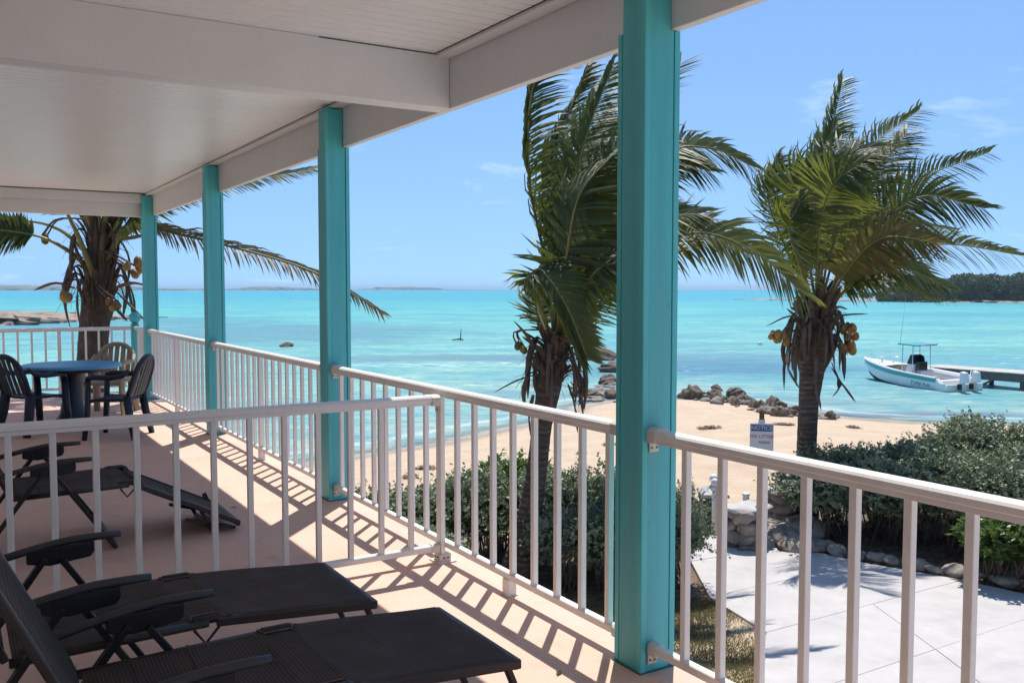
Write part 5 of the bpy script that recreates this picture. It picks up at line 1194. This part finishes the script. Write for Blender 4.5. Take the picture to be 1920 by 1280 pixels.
loft([[sp(s_, .68), sp(s_, .84), sp(s_, .95)] for s_ in secs[2:]], 'boat_teal', 'teal_stripe', bt)
loft([[sp(s_, .95), sp(s_, 1.0), (sp(s_, 1.0)[0], max(.0, sp(s_, 1.0)[1] - .02), s_[2] + .035), (sp(s_, 1.0)[0], max(0, sp(s_, 1.0)[1] - .24), s_[2] + .02), (sp(s_, 1.0)[0], max(0, sp(s_, 1.0)[1] - .26), s_[2] - .35)] for s_ in secs[2:]], 'boat_white', 'gunwale', bt)
fore = [s_ for s_ in secs if s_[0] > BLN * .66]
loft([[(sp(s_, 1)[0], max(0, sp(s_, 1.0)[1] - .03), s_[2] + .03), (sp(s_, 1)[0], 0, s_[2] + .07)] for s_ in fore], 'boat_white', 'foredeck', bt)
loft([[(s_[0], max(0, s_[1] - .2), .12), (s_[0], 0, .12)] for s_ in secs[:-3]], 'boat_floor', 'cockpit_floor', bt)
# raked transom wings
for s_ in (1, -1):
    MB().add([(0.0, s_ * 1.20, .05), (.75, s_ * 1.21, .62), (.75, s_ * .97, .62), (0.0, s_ * .97, .05), (0.0, s_ * 1.20, -.1), (.75, s_ * 1.21, -.1), (.75, s_ * .97, -.1), (0, s_ * .97, -.1)], [(0, 1, 2, 3), (0, 4, 5, 1), (3, 2, 6, 7), (0, 3, 7, 4), (1, 5, 6, 2)]).build('transom_wing', 'boat_white', bt)
MB().box(-.02, .10, -1.16, 1.16, -.35, .36).build('transom', 'boat_white', bt, bevel=.02)
MB().box(.55, .95, -.92, .92, .12, .50).build('stern_bench', 'boat_white', bt, bevel=.04)
cx = BLN * .47
MB().add([(cx - .35, -.42, .12), (cx + .55, -.42, .12), (cx + .55, .42, .12), (cx - .35, .42, .12), (cx - .30, -.40, 1.02), (cx + .25, -.38, 1.02), (cx + .25, .38, 1.02), (cx - .30, .40, 1.02)], [(0, 1, 5, 4), (1, 2, 6, 5), (2, 3, 7, 6), (3, 0, 4, 7), (4, 5, 6, 7)]).build('console', 'boat_white', bt, bevel=.03)
ws = MB().add([(cx + .28, -.40, 1.02), (cx + .28, .40, 1.02), (cx + .05, .36, 1.48), (cx + .05, -.36, 1.48), (cx - .28, .40, 1.02), (cx - .20, .38, 1.40), (cx - .28, -.40, 1.02), (cx - .20, -.38, 1.40)], [(0, 1, 2, 3), (1, 4, 5, 2), (6, 0, 3, 7)]).build('windscreen', 'boat_dark', bt); so = ws.modifiers.new('t', 'SOLIDIFY'); so.thickness = .02
MB().box(cx - .95, cx - .60, -.45, .45, .12, .75).build('leaning_seat', 'boat_floor', bt, bevel=.05)
MB().box(cx - .60, cx - .34, -.30, .30, .70, 1.16).build('seat_back', 'boat_dark', bt, bevel=.04)
for xx in (cx - .45, cx + .42):
    for s_ in (1, -1): MB().tube([(xx, s_ * .62, .15), (xx * .98 + cx * .02, s_ * .58, 1.98)], .022, 8).build('top_post', 'boat_metal', bt, smooth=True)
MB().box(cx - .85, cx + .72, -.72, .72, 1.98, 2.05).build('canopy', 'boat_teal', bt, bevel=.025)
m_ = MB()
for s_ in (-.4, -.13, .13, .4): m_.tube([(cx - .85, s_, 2.03), (cx - 1.25, s_, 2.10)], .03, 6)
m_.build('rod_holders', 'boat_metal', bt)
MB().tube([(cx + .55, .68, 1.95), (cx + .20, .72, 3.6), (cx - .05, .75, 4.9)], [.016, .012, .005], 6).build('antenna', 'boat_metal', bt, smooth=True)
for s_ in (1, -1):
    MB().tube(smooth_curve([(BLN * .72, s_ * .85, .80), (BLN * .78, s_ * .75, 1.10), (BLN * .90, s_ * .42, 1.18), (BLN * .99, s_ * .08, 1.20)], 12), .016, 6).build('bow_rail', 'boat_metal', bt, smooth=True)
for s_, yy in ((1, .38), (-1, -.38)):
    om = MB(); om.add(*(lambda V: (V, [(0, 1, 2, 3), (4, 7, 6, 5), (0, 4, 5, 1), (1, 5, 6, 2), (2, 6, 7, 3), (3, 7, 4, 0)]))([(-.18, yy - .17, .42), (-.62, yy - .17, .46), (-.62, yy + .17, .46), (-.18, yy + .17, .42), (-.22, yy - .14, 1.02), (-.60, yy - .13, .98), (-.60, yy + .13, .98), (-.22, yy + .14, 1.02)]))
    mo = om.build('outboard_motor', 'boat_white', bt, bevel=.07)
    MB().box(-.50, -.30, yy - .07, yy + .07, -.55, .43).build('motor_leg', 'boat_floor', mo, bevel=.03)
    MB().box(-.30, .0, yy - .10, yy + .10, .12, .40).build('motor_bracket', 'boat_dark', mo, bevel=.02)
for k in (0, 1): MB().tube([(BLN * .80 - k * .35, .25 - .5 * k, .88), (BLN * .80 - k * .35, .25 - .5 * k, 1.12)], .06, 10).build('bow_light', 'boat_white', bt, smooth=True)
NM = Matrix.Translation((BLN * .24, 1.19, .26)) @ Matrix.Rotation(pi, 4, 'Z') @ Matrix.Rotation(pi / 2 - .12, 4, 'X') @ Matrix.Shear('XZ', 4, (0.0, 0.0))
text_part(bt, 'Pony A.R.', .40, NM, 'boat_teal', 'boat_name')

# small things in the water
p = at_z(863, 638, SEA_Z); mk = thing('marker_stake', (p.x, p.y, SEA_Z), 'thin wooden stake with driftwood standing in the shallow sea', 'stake')
MB().tube([(0, 0, -.8), (.05, 0, .6), (.12, .02, 1.25)], [.06, .05, .035], 8).build('stake', 'post_wood', mk, smooth=True)
MB().tube([(RT.x * -.9, RT.y * -.9, .05), (0, 0, .16), (RT.x * .35, RT.y * .35, .06)], [.04, .09, .05], 8).build('driftwood', 'post_wood', mk, smooth=True)
p = at_z(1425, 646, SEA_Z); by = thing('mooring_buoy', (p.x, p.y, SEA_Z), 'small white mooring buoy floating left of the right palm', 'buoy')
MB().lathe([(max(.003, .24 * sin(a)), .10 - .24 * cos(a)) for a in np.linspace(0, pi, 12)], n=16, cap=False).build('float', 'boat_white', by, smooth=True)
MB().tube([(0, 0, .33), (.0, 0, .42)], .03, 8).build('ring', 'boat_dark', by)

# ------------------------------------------------------------------ sea air
hm_ = bpy.data.materials.new('sea_air'); hm_.use_nodes = True; N = hm_.node_tree.nodes; N.remove(N['Principled BSDF'])
pv = N.new('ShaderNodeVolumePrincipled'); pv.inputs['Color'].default_value = (0.62, 0.84, 1.0, 1); pv.inputs['Density'].default_value = 0.00016; pv.inputs['Anisotropy'].default_value = 0.2
hm_.node_tree.links.new(pv.outputs[0], N['Material Output'].inputs['Volume'])
hz = MB().box(-17000, 17000, -17000, 17000, -8.0, 32.0).build('haze', hm_); hz['kind'] = 'stuff'; hz['label'] = 'thin sea haze over the water'

# ------------------------------------------------------------------ small things lying about
for k, (px, py, m_, lb) in enumerate(((33, 1253, 'leaf_base', 'dark curled leaf on the deck at the bottom left corner'), (76, 1033, 'leaf_base', 'small dark leaf on the deck left of the partition railing balusters'), (438, 952, 'frond_yellow', 'small yellowish leaf on the deck beside the folded lounger foot'),
                                      (1048, 1262, 'leaf_base', 'tiny dry leaf on the deck by the nearest lounger foot end'), (560, 1120, 'leaf_base', 'tiny brown leaf on the shaded deck behind the nearest lounger'))):
    p = at_z(px, py, 0.0); s_ = .018
    o_ = MB().add([(-s_ * 1.6, 0, .004), (0, -s_ * .7, .010), (s_ * 1.7, 0, .006), (0, s_ * .7, .014), (0, 0, .004)], [(0, 1, 4), (1, 2, 4), (2, 3, 4), (3, 0, 4)]).build('fallen_leaf', m_)
    o_.location = (p.x, p.y, 0); o_.rotation_euler = (0, 0, k * 1.3); tag(o_, lb, 'leaf', 'fallen leaves on the deck')
rp_a = bt.matrix_basis @ Vector((BLN * .12, -1.1, .55)); rp_b = Vector((JA.x, JA.y, SEA_Z + .97)) + JD * 3.0
tag(MB().tube(smooth_curve([rp_a, (rp_a + rp_b) / 2 - Vector((0, 0, .25)), rp_b], 10), .022, 6).build('mooring_rope', 'sign_white', smooth=True), 'thin pale rope from the boat stern to the jetty', 'rope')
